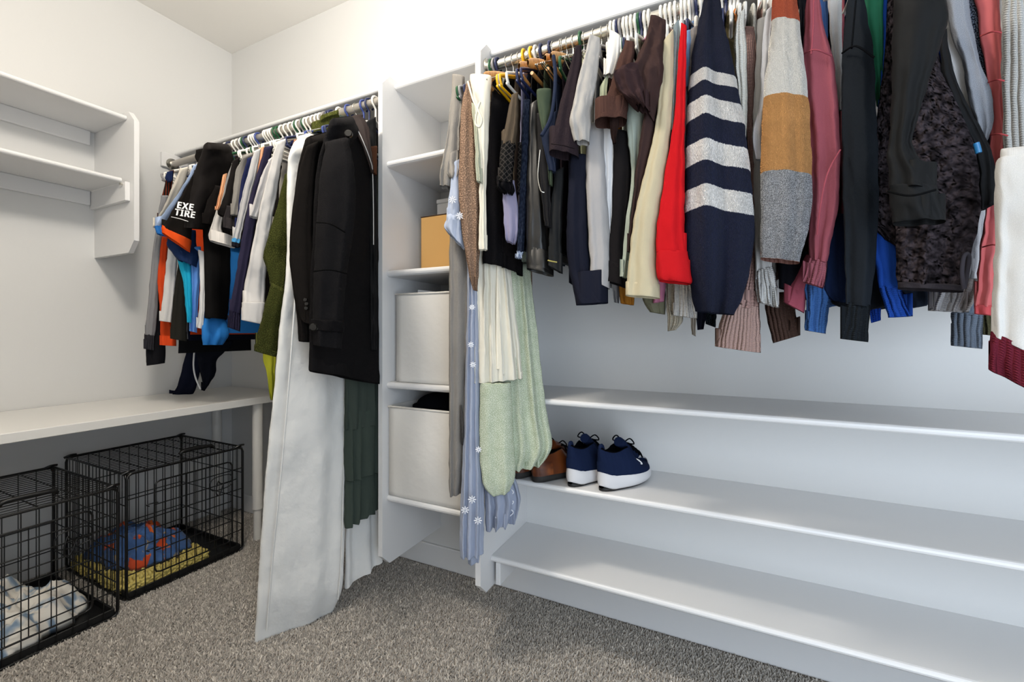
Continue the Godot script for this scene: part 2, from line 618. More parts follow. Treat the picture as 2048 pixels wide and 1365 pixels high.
func room() -> void:
	var plane := SurfaceTool.new()
	plane.begin(Mesh.PRIMITIVE_TRIANGLES)
	add_box(plane, Vector3(-0.1, -0.12, -0.1), Vector3(4.3, 0, 2.1), 0.001)
	structure("floor", plane.commit(), M.carpet, "speckled taupe cut pile carpet floor of the closet", "floor")
	var pile_root := get_node("floor")
	var tuft := CylinderMesh.new()
	tuft.top_radius = 0.0012
	tuft.bottom_radius = 0.0042
	tuft.height = 0.011
	tuft.radial_segments = 5
	tuft.rings = 0
	tuft.cap_bottom = false
	var mm := MultiMesh.new()
	mm.transform_format = MultiMesh.TRANSFORM_3D
	mm.use_colors = true
	mm.mesh = tuft
	var rng := RandomNumberGenerator.new()
	rng.seed = 77
	var step := 0.0066
	var nx := int(3.25 / step)
	var nz := int(1.72 / step)
	mm.instance_count = nx * nz
	for i in nx:
		for j in nz:
			var p := Vector3(0.02 + (i + rng.randf()) * step, 0.0035, 0.02 + (j + rng.randf()) * step)
			var k := 0.45 + 0.62 * rng.randf() * rng.randf() + 0.18 * rng.randf()
			mm.set_instance_transform(i * nz + j, Transform3D(Basis.from_euler(Vector3(rng.randf_range(-0.6, 0.6), rng.randf() * TAU, rng.randf_range(-0.6, 0.6))).scaled(Vector3.ONE * rng.randf_range(0.8, 1.25)), p))
			mm.set_instance_color(i * nz + j, Color(k, k * 0.955, k * 0.91))
	var pile := MultiMeshInstance3D.new()
	pile.name = "carpet_pile"
	pile.multimesh = mm
	M.pile = mat(Color(0.80, 0.79, 0.77), 1.0)
	M.pile.metallic_specular = 0.05
	M.pile.vertex_color_use_as_albedo = true
	pile.material_override = M.pile
	pile.set_meta("kind", "stuff")
	pile_root.add_child(pile)
	structure("ceiling", box(Vector3(-0.1, 2.743, -0.1), Vector3(4.3, 2.86, 2.1), 0.001), M.ceiling, "plain off-white painted ceiling", "ceiling")
	structure("wall_left", box(Vector3(-0.1, 0, -0.1), Vector3(0, 2.743, 2.1), 0.001), M.paint, "white painted left wall behind the bench", "wall")
	structure("wall_back", box(Vector3(0, 0, -0.1), Vector3(4.2, 2.743, 0), 0.001), M.paint, "white painted back wall behind the hanging clothes", "wall")
	structure("wall_right", box(Vector3(4.2, 0, -0.1), Vector3(4.3, 2.743, 2.1), 0.001), M.paint, "white painted side wall out of view past the clothes", "wall")
	structure("wall_front", slab([[0, 0], [2.95, 0], [2.95, 2.05], [3.95, 2.05], [3.95, 0], [4.2, 0], [4.2, 2.743], [0, 2.743]], Vector3.RIGHT, Vector3.UP, Vector3(0, 0, 0.1), Vector3(0, 0, 2.0)), M.paint, "white painted wall with the doorway, behind the viewer", "wall")
	var casing := SurfaceTool.new()
	casing.begin(Mesh.PRIMITIVE_TRIANGLES)
	add_box(casing, Vector3(2.88, 0, 1.984), Vector3(2.95, 2.12, 2.0), 0.004)
	add_box(casing, Vector3(3.95, 0, 1.984), Vector3(4.02, 2.12, 2.0), 0.004)
	add_box(casing, Vector3(2.95, 2.05, 1.984), Vector3(3.95, 2.12, 2.0), 0.004)
	structure("trim_1", casing.commit(), M.trim, "white door casing round the doorway behind the viewer", "trim")
	structure("baseboard_left", box(Vector3(0, 0, 0.013), Vector3(0.013, 0.10, 2.0), 0.004), M.trim, "white baseboard along the left wall under the bench", "baseboard")
	structure("baseboard_back", box(Vector3(0, 0, 0), Vector3(4.2, 0.10, 0.013), 0.004), M.trim, "white baseboard along the back wall", "baseboard")

	var lamp := thing("ceiling_lamp", "round white glass dome lamp flush on the ceiling", "lamp", Vector3(1.7, 2.743, 1.22))
	var ring := []
	var uv := []
	for i in 9:
		var a := i / 8.0 * PI / 2.0
		var row := []
		var ruv := []
		for j in 32: row.append(Vector3(cos(TAU * j / 32) * 0.15 * cos(a), -0.025 - 0.075 * sin(a), sin(TAU * j / 32) * 0.15 * cos(a)))
		for j in 33: ruv.append(Vector2.ZERO)
		ring.append(row)
		uv.append(ruv)
	var glow := mat(Color(0.95, 0.93, 0.9), 0.4)
	glow.emission_enabled = true
	glow.emission = Color(1.0, 0.96, 0.90)
	glow.emission_energy_multiplier = 1.5
	put(lamp, "glass_dome", grid(ring, uv), glow)
	put(lamp, "base_plate", tube([Vector3(0, 0, 0), Vector3(0, -0.025, 0)], 0.16, 32), M.trim)
	var l := OmniLight3D.new()
	l.name = "lamp_light"
	l.light_color = Color(1.0, 0.965, 0.915)
	l.light_energy = 1.75
	l.light_size = 0.11
	l.omni_range = 9.0
	l.omni_attenuation = 2.0
	l.shadow_enabled = true
	l.position = Vector3(0, -0.23, 0)
	lamp.add_child(l)


# a shelf board with a rounded front edge; the front is towards `face` (x or z)
func board(x0: float, x1: float, y: float, z0: float, z1: float, t := 0.019) -> ArrayMesh:
	var pts := [[z0, -t / 2], [z0, t / 2]]
	for k in 7: pts.append([z1 - t / 2 + sin(PI * k / 6.0) * t / 2, cos(PI * k / 6.0) * t / 2])
	return slab(pts, Vector3.BACK, Vector3.UP, Vector3(x1 - x0, 0, 0), Vector3(x0, y, 0))


func shelving() -> void:
	# left wall unit
	var u := thing("wall_shelf", "white two-tier shelf unit high on the left wall with notched end panel", "shelf", Vector3.ZERO)
	for z in [0.62, 1.9]:
		put(u, "side_panel", slab([[0, 1.41], [0.318, 1.41], [0.366, 1.46], [0.366, 1.985], [0.318, 2.033], [0, 2.033]], Vector3.RIGHT, Vector3.UP, Vector3(0, 0, 0.019), Vector3(0, 0, z)), M.trim)
	put(u, "rod_block", box(Vector3(0, 1.635, 0.639), Vector3(0.334, 1.718, 0.657)), M.trim)
	for y in [2.008, 1.727]:
		var pts := [[0, -0.0095], [0, 0.0095]]
		for k in 7: pts.append([0.298 + sin(PI * k / 6.0) * 0.0095, cos(PI * k / 6.0) * 0.0095])
		put(u, "shelf_board", slab(pts, Vector3.RIGHT, Vector3.UP, Vector3(0, 0, 1.24), Vector3(0, y, 0.658 if y < 1.9 else 0.64)), M.trim)
		put(u, "cleat", box(Vector3(0, y - 0.075, 0.659), Vector3(0.018, y - 0.0096, 1.9)), M.trim)
	var pin := tube([Vector3(0.31, 1.708, 0.657), Vector3(0.31, 1.708, 0.667)], 0.006, 8)
	put(u, "shelf_pin", pin, M.chrome)
	# long shelf over the rods
	var s := thing("closet_shelf", "long white shelf over the two clothes rods along the back wall", "shelf", Vector3.ZERO)
	put(s, "board", board(0, 1.511, 2.022, 0, 0.305), M.trim)
	put(s, "board", board(1.957, 4.2, 2.022, 0, 0.305), M.trim)
	put(s, "end_cleat", box(Vector3(0, 1.936, 0), Vector3(0.019, 2.0115, 0.372)), M.trim)
	put(s, "cleat", box(Vector3(0.02, 1.94, 0), Vector3(1.51, 2.0115, 0.018)), M.trim)
	put(s, "cleat", box(Vector3(1.958, 1.94, 0), Vector3(4.2, 2.0115, 0.018)), M.trim)
	put(s, "bracket", slab([[0.019, 1.70], [0.04, 1.70], [0.27, 1.95], [0.27, 2.0115], [0.019, 2.0115]], Vector3.BACK, Vector3.UP, Vector3(0.019, 0, 0), Vector3(2.765, 0, 0)), M.trim)
	# tower
	var t := thing("shelf_tower", "tall white open shelf tower between the two clothes rods", "shelf", Vector3.ZERO)
	for x in [1.512, 1.936]:
		put(t, "side_panel", slab([[0.0005, 0.182], [0.33, 0.178], [0.37, 0.218], [0.37, 1.992], [0.33, 2.036], [0.0005, 2.036]], Vector3.BACK, Vector3.UP, Vector3(0.02, 0, 0), Vector3(x, 0, 0)), M.trim)
	for y in [0.43, 0.858, 1.282, 1.697]:
		put(t, "shelf_board", board(1.5325, 1.9355, y, 0.001, 0.347, 0.024), M.trim)
	put(t, "shelf_board", board(1.5325, 1.9355, 2.012, 0.001, 0.305, 0.022), M.trim)
	# shoe shelves
	var words := ["bottom white shoe shelf on the back wall, lowest over the carpet", "middle white shoe shelf, the one with the shoes on it", "top white shoe shelf just under the hanging clothes"]
	var ys := [0.287, 0.567, 0.848]
	for i in 3:
		var z := 0.328 if i == 2 else 0.302
		var k := thing("shoe_shelf", words[i], "shelf", Vector3.ZERO)
		put(k, "board", board(1.9565, 4.2, ys[i] - 0.0095, 0, z), M.trim)
		put(k, "cleat", box(Vector3(1.958, ys[i] - 0.072, 0), Vector3(4.2, ys[i] - 0.0195, 0.016)), M.trim)
		if i == 0:
			put(k, "support", box(Vector3(1.972, 0.19, 0.0165), Vector3(1.990, 0.267, 0.296)), M.trim)


func bench() -> void:
	var b := thing("bench", "long white desk top on round legs standing along the left wall", "table", Vector3.ZERO)
	put(b, "top", box(Vector3(0.004, 0.697, 0.012), Vector3(0.585, 0.731, 1.62), 0.002), M.white_laminate)
	for p in [[0.545, 0.20], [0.06, 0.12], [0.545, 1.52], [0.06, 1.52]]:
		var leg := SurfaceTool.new()
		leg.begin(Mesh.PRIMITIVE_TRIANGLES)
		add_tube(leg, [Vector3(p[0], 0.0, p[1]), Vector3(p[0], 0.16, p[1]), Vector3(p[0], 0.161, p[1]), Vector3(p[0], 0.697, p[1])], [0.0185, 0.0185, 0.0235, 0.0235], 20)
		put(b, "leg", leg.commit(), M.white_laminate)


# one wire crate: base corner lo, size s; wires as sub-parts of their panels
func crate(label: String, lo: Vector3, s: Vector3, door_on: String) -> void:
	var c := thing("dog_crate", label, "crate", lo)
	put(c, "tray", tray(s), M.tray)
	var wire_of := {}
	var bar := func(par: Node3D, a: Vector3, b: Vector3, r: float):
		var key := "%.3f %.4f" % [a.distance_to(b), r]
		if not wire_of.has(key): wire_of[key] = tube([Vector3.ZERO, Vector3(0, a.distance_to(b), 0)], r, 6)
		var w := put(par, "wire", wire_of[key], M.black_wire)
		w.position = a
		var y := (b - a).normalized()
		var x := y.cross(Vector3(0.3, 0.5, 0.8)).normalized()
		w.basis = Basis(x, y, x.cross(y))
	var frame := func(called: String, o: Vector3, u: Vector3, v: Vector3, nu: int, nv: int, thick := 0.0046) -> Node3D:
		var r := 0.02
		var pts := []
		for q in [[0, 0], [1, 0], [1, 1], [0, 1]]:
			var corner: Vector3 = o + u * q[0] + v * q[1]
			var du: Vector3 = u.normalized() * r * (1 - 2 * q[0])
			var dv: Vector3 = v.normalized() * r * (1 - 2 * q[1])
			if q[0] == q[1]: pts += [corner + dv, corner + (du + dv) * 0.29, corner + du]
			else: pts += [corner + du, corner + (du + dv) * 0.29, corner + dv]
		var p: Node3D = put(c, called, tube(pts, thick, 7, true), M.black_wire)
		for i in range(1, nu):
			var a := o + u * (float(i) / nu)
			bar.call(p, a, a + v, 0.0016)
		for i in range(1, nv):
			var a := o + v * (float(i) / nv)
			bar.call(p, a, a + u, 0.0023)
		return p
	var X := Vector3(s.x, 0, 0)
	var Y := Vector3(0, s.y, 0)
	var Z := Vector3(0, 0, s.z)
	frame.call("side_panel", Vector3(s.x, 0.004, 0), Z, Y, 15, 5)
	frame.call("side_panel", Vector3(0, 0.004, 0), Z, Y, 12, 4)
	frame.call("end_panel", Vector3(0.004, 0.004, s.z), X - Vector3(0.008, 0, 0), Y, 17, 4)
	frame.call("end_panel", Vector3(0.004, 0.004, 0), X - Vector3(0.008, 0, 0), Y, 14, 4)
	frame.call("top_panel", Vector3(0, s.y + 0.004, 0), X, Z, 19, 6)
	# door in the side that faces the room: own rounded frame, hinges, bolt latch
	var dz0 := 0.12 * s.z
	var dz1 := 0.80 * s.z
	var d: Node3D = frame.call("door", Vector3(s.x + 0.005, 0.07, dz0), Vector3(0, 0, dz1 - dz0), Vector3(0, s.y - 0.12, 0), 8, 4, 0.0034)
	for y in [0.35, 0.72]:
		put(d, "hinge", tube(smooth([Vector3(s.x + 0.004, s.y * y, dz1 - 0.012), Vector3(s.x + 0.014, s.y * y + 0.006, dz1 + 0.01), Vector3(s.x + 0.010, s.y * y + 0.004, dz1 + 0.03), Vector3(s.x + 0.003, s.y * y - 0.006, dz1 + 0.018)], 4), 0.0022, 6), M.black_wire)
	var q := Vector3(s.x + 0.008, s.y * 0.72, dz0 + 0.03)
	put(d, "latch", tube(smooth([q + Vector3(0, 0, -0.05), q + Vector3(0.004, 0.0, 0.02), q + Vector3(0.012, 0.018, 0.04), q + Vector3(0.014, -0.03, 0.05), q + Vector3(0.012, -0.045, 0.035), q + Vector3(0.010, 0.0, 0.015)], 5), 0.0026, 6), M.black_wire)
	put(d, "latch_loop", tube(smooth([q + Vector3(0.002, 0.03, -0.02), q + Vector3(0.002, 0.03, 0.06), q + Vector3(0.002, -0.02, 0.06), q + Vector3(0.002, -0.02, -0.02)], 5, true), 0.002, 6, true), M.black_wire)
	var h := Vector3(s.x * 0.8, s.y + 0.008, s.z * 0.32)
	put(c, "handle", tube(smooth([h + Vector3(-0.005, 0, -0.07), h + Vector3(0, 0.012, -0.05), h + Vector3(0, 0.014, 0.05), h + Vector3(-0.005, 0, 0.07)], 5), 0.008, 8), M.black_plastic)
	for e in [[0.02, 0.02], [0.98, 0.02], [0.02, 0.98], [0.98, 0.98]]:
		put(c, "corner_clip", tube(smooth([Vector3(s.x * e[0], s.y + 0.012, s.z * e[1] - 0.02), Vector3(s.x * e[0] + 0.006, s.y + 0.014, s.z * e[1]), Vector3(s.x * e[0], s.y + 0.006, s.z * e[1] + 0.02)], 4), 0.005, 6), M.black_wire)


func tray(s: Vector3) -> ArrayMesh:
	var st := SurfaceTool.new()
	st.begin(Mesh.PRIMITIVE_TRIANGLES)
	add_box(st, Vector3(0.008, 0.003, 0.008), Vector3(s.x - 0.008, 0.008, s.z - 0.008), 0.001)
	for b in [[0.006, 0.006, 0.012, s.z - 0.006], [s.x - 0.012, 0.006, s.x - 0.006, s.z - 0.006], [0.012, 0.006, s.x - 0.012, 0.012], [0.012, s.z - 0.012, s.x - 0.012, s.z - 0.006]]:
		add_box(st, Vector3(b[0], 0.003, b[1]), Vector3(b[2], 0.032, b[3]), 0.002)
	return st.commit()


# a crumpled blanket: a lump with sharp folds whose rim lies on the ground
func crumple(called: String, par: Node3D, at: Vector3, rx: float, rz: float, high: float, m: Material, seed_of: int, turn := 0.0, sharp := 1.0) -> MeshInstance3D:
	var n := FastNoiseLite.new()
	n.seed = seed_of
	n.frequency = 4.6
	n.fractal_type = FastNoiseLite.FRACTAL_RIDGED
	n.fractal_octaves = 3
	var soft := FastNoiseLite.new()
	soft.seed = seed_of + 5
	soft.frequency = 4.0
	var g := []
	var uv := []
	var rows := 44
	var cols := 84
	for i in rows + 1:
		var q := float(i) / rows
		var row := []
		var ruv := []
		for j in cols:
			var a := TAU * j / cols
			var edge := 1.0 + 0.16 * soft.get_noise_2d(cos(a) * 0.4, sin(a) * 0.4)  + 0.05 * n.get_noise_2d(cos(a) * 0.7, sin(a) * 0.7)
			var sq := pow(pow(absf(cos(a)), 3.0) + pow(absf(sin(a)), 3.0), -1.0 / 3.0)
			var p := Vector3(cos(a) * rx * q * edge * sq, 0, sin(a) * rz * q * edge * sq)
			var dome := pow(1.0 - pow(q, 3.2), 0.6)
			var k := 0.62 + 0.42 * n.get_noise_2d(p.x + at.x, p.z + at.z) * sharp + 0.5 * soft.get_noise_2d(p.x * 1.3 + 7, p.z * 1.3)
			p.y = maxf(high * dome * k, 0.002 + 0.006 * (1.0 - q))
			p += Vector3(n.get_noise_2d(p.x + 3, p.z), 0, n.get_noise_2d(p.x, p.z + 9)) * 0.012 * (1.0 - q) * sharp
			row.append(at + p.rotated(Vector3.UP, turn))
		for j in cols + 1:
			var a := TAU * j / cols
			ruv.append(Vector2(0.5 + 0.5 * q * cos(a), 0.5 + 0.5 * q * sin(a)))
		g.append(row)
		uv.append(ruv)
	var under := []
	for p in g[rows]: under.append(p.lerp(at, 0.5) * Vector3(1, 0, 1) + Vector3(0, at.y, 0))
	g.append(under)
	uv.append(uv[rows])
	return put(par, called, grid(g, uv), m)


func crates() -> void:
	crate("black wire dog crate nearer the corner, with the blue blanket inside", Vector3(0.055, 0.003, 0.30), Vector3(0.53, 0.495, 0.455), "side")
	crate("black wire dog crate nearer the viewer, with the pale crumpled blanket inside", Vector3(0.10, 0.003, 0.81), Vector3(0.555, 0.475, 0.62), "side")
	var blue := mat(Color.WHITE, 0.95)
	var im := Image.create(256, 256, false, Image.FORMAT_RGBA8)
	var n := FastNoiseLite.new()
	n.seed = 12
	n.frequency = 0.021
	for y in 256:
		for x in 256:
			var v := n.get_noise_2d(x, y)
			var w := n.get_noise_2d(x * 1.7 + 500.0, y * 1.7)
			var c := Color(0.19, 0.31, 0.50).lerp(Color(0.29, 0.43, 0.64), 0.5 + 0.5 * w)
			if v > 0.26: c = Color(0.74, 0.27, 0.12)
			if v > 0.26 and w > 0.15: c = Color(0.87, 0.42, 0.16)
			if v < -0.42: c = Color(0.55, 0.52, 0.50)
			if v < -0.42 and w > 0.1: c = Color(0.68, 0.56, 0.35)
			im.set_pixel(x, y, c)
	blue.albedo_texture = ImageTexture.create_from_image(im)
	blue.uv1_scale = Vector3(0.7, 0.7, 1)
	blue.rim_enabled = true
	blue.rim = 0.2
	var o := crumple("blanket", self, Vector3(0.27, 0.058, 0.575), 0.215, 0.145, 0.12, blue, 3, 0.05, 0.6)
	tag(o, "blue fleece blanket with orange print bunched in the far crate", "blanket")
	# shaggy yellow mat: a slab covered with short chenille fingers
	var mat_root := thing("pet_mat", "pale yellow chenille mat under the blue blanket in the far crate", "mat", Vector3(0.31, 0.012, 0.585))
	var yellow := fab(Color(0.92, 0.84, 0.50), "wool")
	put(mat_root, "backing", box(Vector3(-0.215, 0.0, -0.15), Vector3(0.215, 0.028, 0.15), 0.012), yellow)
	var finger := SphereMesh.new()
	finger.radius = 0.0075
	finger.height = 0.03
	finger.radial_segments = 8
	finger.rings = 5
	var mm := MultiMesh.new()
	mm.transform_format = MultiMesh.TRANSFORM_3D
	mm.mesh = finger
	var rng := RandomNumberGenerator.new()
	rng.seed = 8
	var where := []
	for i in 29:
		for j in 20:
			where.append(Transform3D(Basis.from_euler(Vector3(rng.randf_range(-0.7, 0.7), rng.randf() * TAU, rng.randf_range(-0.7, 0.7))), Vector3(-0.215 + i * 0.0155, 0.034 + rng.randf() * 0.008, -0.15 + j * 0.0155)))
	for i in 60:
		for j in 3:
			var along := -0.215 + i * 0.0073
			var across := -0.15 + i * 0.0051
			where.append(Transform3D(Basis.from_euler(Vector3(0, rng.randf() * TAU, PI / 2 + rng.randf_range(-0.5, 0.5))), Vector3(0.222, 0.008 + j * 0.011, across)))
			where.append(Transform3D(Basis.from_euler(Vector3(0, rng.randf() * TAU, PI / 2 + rng.randf_range(-0.5, 0.5))), Vector3(along, 0.008 + j * 0.011, 0.157)))
	mm.instance_count = where.size()
	for i in where.size(): mm.set_instance_transform(i, where[i])
	var pile := MultiMeshInstance3D.new()
	pile.name = "pile"
	pile.multimesh = mm
	pile.material_override = yellow
	pile.set_meta("kind", "stuff")
	mat_root.add_child(pile)
	var pale := mat(Color.WHITE, 0.95)
	pale.albedo_texture = noise_tex("a_pale", FastNoiseLite.TYPE_SIMPLEX, 0.02, Color(0.52, 0.60, 0.69), Color(0.92, 0.90, 0.86), 2, 256, [0.2, 0.5])
	pale.uv1_scale = Vector3(1.5, 1.5, 1)
	var p := crumple("blanket", self, Vector3(0.42, 0.014, 1.05), 0.20, 0.19, 0.165, pale, 21, 0.3, 0.8)
	tag(p, "pale cream and blue blanket crumpled in the nearer crate", "blanket")


func tower_contents() -> void:
	# upper white bin
	storage_bin("white fabric storage bin on the tower shelf, with papers sticking out", Vector3(1.557, 0.8715, 0.06), Vector3(0.345, 0.335, 0.262), 0.004)
	storage_bin("white fabric storage bin low in the tower, with a dark cap on top", Vector3(1.537, 0.4435, 0.04), Vector3(0.385, 0.338, 0.30), 0.02)
	var sheet := put(self, "paper", slab([[0, 0], [0.095, -0.012], [0.088, -0.14], [-0.006, -0.13]], Vector3.RIGHT, Vector3.UP, Vector3(0, 0, 0.002), Vector3(1.612, 1.224, 0.26)), M.paper)
	tag(sheet, "sheet of white paper poking out of the upper bin", "paper")
	var box_root := thing("cardboard_box", "brown cardboard box standing on the middle tower shelf", "box", Vector3(1.582, 1.295, 0.02))
	put(box_root, "body", box(Vector3(0, 0, 0), Vector3(0.30, 0.225, 0.185), 0.002), M.cardboard)
	put(box_root, "lid", box(Vector3(-0.001, 0.2255, -0.001), Vector3(0.301, 0.2285, 0.1865), 0.001), mat(Color(0.25, 0.16, 0.1), 0.8))
	var wb := thing("white_box", "small white box lying on the brown cardboard box", "box", Vector3(1.62, 1.5245, 0.03))
	put(wb, "body", box(Vector3(0, 0, 0), Vector3(0.25, 0.060, 0.12), 0.003), M.paper)
	put(wb, "lid", box(Vector3(-0.002, 0.0605, -0.002), Vector3(0.252, 0.078, 0.122), 0.003), M.paper)
	# dark cap in the lower bin
	var cap := thing("cap", "dark navy cap lying in the lower white bin", "cap", Vector3(1.70, 0.772, 0.20))
	var g := []
	var uv := []
	for i in 10:
		var a := i / 9.0 * PI / 2.0
		var row := []
		var ruv := []
		for j in 36: row.append(Vector3(cos(TAU * j / 36) * 0.125 * cos(a), 0.055 * sin(a), sin(TAU * j / 36) * 0.095 * cos(a)))
		for j in 37: ruv.append(Vector2(j / 37.0, i / 9.0) * 0.3)
		g.append(row)
		uv.append(ruv)
	M.dark_navy = fab(Color(0.035, 0.04, 0.06), "jersey")
	put(cap, "crown", grid(g, uv), M.dark_navy)
	put(cap, "brim", tube([Vector3(0, 0.0, 0), Vector3(0, 0.006, 0)], 0.128, 30), M.dark_navy)
	put(cap, "button", tube([Vector3(0, 0.053, 0), Vector3(0, 0.06, 0)], 0.007, 10), M.dark_navy)


func storage_bin(label: String, at: Vector3, s: Vector3, bulge: float) -> void:
	var b := thing("storage_bin", label, "storage bin", at)
	var g := []
	var uv := []
	var add := func(y: float, k: float, grow: float):
		var row := []
		var ruv := []
		var seg := 12
		for side in 4:
			for q in seg:
				var u := float(q) / seg
				var p := [Vector3(u, 0, 1), Vector3(1, 0, 1 - u), Vector3(1 - u, 0, 0), Vector3(0, 0, u)][side] as Vector3
				var nn := [Vector3(0, 0, 1), Vector3(1, 0, 0), Vector3(0, 0, -1), Vector3(-1, 0, 0)][side] as Vector3
				var r := Vector3(lerpf(0.012 * k, s.x - 0.012 * k, p.x), y, lerpf(0.012 * k, s.z - 0.012 * k, p.z))
				var f := sin(PI * u) * sin(PI * clampf(y / s.y, 0, 1))
				if side == 0: r += nn * (bulge * f * grow + 0.0022 * grow * wrinkle.get_noise_3d(r.x * 20, y * 60, 5.0))
				row.append(r)
		for q in 4 * seg + 1: ruv.append(Vector2(q * 0.03, y))
		g.append(row)
		uv.append(ruv)
	add.call(0.001, 0.6, 0.0)
	for i in 22: add.call(s.y * i / 21.0, 0.0, 1.0)
	for i in 8: add.call(s.y - (s.y - 0.06) * i / 7.0, 0.5, 1.0)
	put(b, "body", grid(g, uv), M.bin_cloth)
	put(b, "bottom", box(Vector3(0.008, 0.002, 0.008), Vector3(s.x - 0.008, 0.05, s.z - 0.008)), M.bin_cloth)
	var e := 0.001
	var rim := tube([Vector3(-e, s.y - 0.004, s.z + e), Vector3(s.x + e, s.y - 0.004, s.z + e), Vector3(s.x + e, s.y - 0.004, -e), Vector3(-e, s.y - 0.004, -e)], 0.004, 6, true)
	put(b, "rim", rim, M.bin_cloth)


# a shoe whose toe points towards -z before it is turned: sole, upper, collar lining, laces, heel patch
func shoe(called: String, label: String, at: Vector3, turn: float, upper: Material, sole: Material, dark: Material, size: Vector3, athletic: bool) -> Node3D:
	var o := thing(called, label, "shoe", at, turn)
	var L := size.z
	var outline := func(q: float) -> float:   # half width along the shoe: 0 heel, 1 toe
		return size.x * (0.36 + 0.16 * sin(clampf(q * 1.35 - 0.25, 0, 1) * PI)) * pow(clampf(1.0 - pow(absf(q * 2.0 - 1.0), 3.2), 0, 1), 0.5)
	var ring := func(y_of: Callable, wide: float, n := 44) -> Array:
		var row := []
		for j in n:
			var a := TAU * j / n
			var q := 0.5 - 0.5 * cos(a)
			var w: float = outline.call(q)
			var shift := 0.012 * sin(q * PI)
			row.append(Vector3(shift + w * wide * (1.0 if sin(a) > 0 else -1.0) * (1.0 if absf(sin(a)) > 0.001 else 0.0), y_of.call(q), L * (0.5 - q)))
		return row
	var uv_row := []
	for j in 45: uv_row.append(Vector2(j * 0.01, 0))
	# sole
	var th := 0.028 if athletic else 0.022
	var rows := []
	var bottom := func(q: float) -> float: return 0.001 + 0.016 * pow(clampf((q - 0.72) / 0.28, 0, 1), 2.0) + (0.004 + 0.012 * pow(clampf((0.12 - q) / 0.12, 0, 1), 1.5) if athletic else 0.0)
	for e in [[0.0, 0.3], [0.0, 0.86], [0.12, 0.96], [0.35, 1.05], [0.6, 1.05], [0.85, 0.99], [1.0, 0.95], [1.0, 0.85]]:
		rows.append(ring.call(func(q): return bottom.call(q) + (th + (0.020 * (1.0 - q) if athletic else 0.0)) * e[0], e[1]))
	var uvs := []
	for r in rows: uvs.append(uv_row)
	put(o, "sole", grid(rows, uvs), sole)
	# upper: rings rise to the collar; the forefoot stays low and closes over the toes
	rows = []
	uvs = []
	var top := func(q: float) -> float:
		var heel: float = size.y * (1.0 + 0.05 * cos(q * 20.0) * (1.0 if q < 0.1 else 0.0))
		var s := smoothstep(0.30, 0.62, q)
		return lerpf(heel - 0.014 * sin(clampf(q / 0.35, 0, 1) * PI), size.y * 0.62 - 0.045 * clampf((q - 0.6) / 0.4, 0, 1), s)
	var base := func(q: float) -> float: return bottom.call(q) + th * 0.85 + (0.018 * (1.0 - q) if athletic else 0.0)
	for i in 12:
		var e := i / 11.0
		var row := []
		for p in ring.call(func(q): return lerpf(base.call(q), top.call(q), e), 0.97):
			var q: float = 0.5 - p.z / L
			var close := lerpf(1.0 - (0.46 if athletic else 0.38) * e * e, 1.0 - 0.94 * pow(e, 2.2), smoothstep(0.32, 0.62, q))
			row.append(Vector3(0.012 * sin(q * PI) + (p.x - 0.012 * sin(q * PI)) * close, p.y, p.z + (0.012 * e * (1.0 if q < 0.06 else 0.0)) + 0.02 * e * e * smoothstep(0.7, 1.0, q)))
		rows.append(row)
		uvs.append(uv_row)
	var rim: Array = rows[rows.size() - 1]
	put(o, "upper", grid(rows, uvs), upper)
	# lining inside the ankle opening
	var lin := []
	for e in [[0.0, 0.0], [0.10, 0.004], [0.16, -0.006], [0.22, -0.04], [0.95, -0.042]]:
		var row := []
		for p in rim: row.append(Vector3(lerpf(p.x, 0.01, e[0]), p.y + e[1], lerpf(p.z, L * 0.22, e[0] * (0.3 if p.z < 0.0 else 0.5))))
		lin.append(row)
	uvs = []
	for r in lin: uvs.append(uv_row)
	put(o, "lining", grid(lin, uvs), dark)
	# tongue and laces over the instep
	var tp := []
	for e in [[0.20, 1.10, 0.026], [0.10, 0.98, 0.027], [0.0, 0.82, 0.026], [-0.12, 0.68, 0.022], [-0.2, 0.58, 0.016]]:
		tp.append([Vector3(0.012 - e[2], size.y * e[1] - 0.004, L * e[0]), Vector3(0.012, size.y * e[1] + 0.004, L * e[0]), Vector3(0.012 + e[2], size.y * e[1] - 0.004, L * e[0])])
	var st := SurfaceTool.new()
	st.begin(Mesh.PRIMITIVE_TRIANGLES)
	var line := []
	for e in tp: line.append(e[1] - Vector3(0, 0.004, 0))
	add_tube(st, smooth(line, 4), 0.016, 10)
	put(o, "tongue", st.commit(), upper)
	for k in 4:
		var z := L * (0.06 - 0.07 * k)
		var y := size.y * (0.92 - 0.09 * k)
		put(o, "lace", tube(smooth([Vector3(-0.018, y - 0.008, z), Vector3(0.0, y + 0.008, z - 0.006), Vector3(0.026, y + 0.008, z - 0.012), Vector3(0.042, y - 0.01, z - 0.008)], 4), 0.0028, 6), dark)
	var kx := size.y * 1.02
	put(o, "lace", tube(smooth([Vector3(0.01, kx, L * 0.08), Vector3(-0.01, kx + 0.022, L * 0.10), Vector3(-0.026, kx + 0.004, L * 0.09), Vector3(0.0, kx + 0.002, L * 0.07)], 4), 0.0022, 6), dark)
	put(o, "lace", tube(smooth([Vector3(0.012, kx, L * 0.08), Vector3(0.036, kx + 0.018, L * 0.09), Vector3(0.048, kx + 0.002, L * 0.07), Vector3(0.02, kx, L * 0.07)], 4), 0.0022, 6), dark)
	# heel patch
	var hp := []
	var hu := []
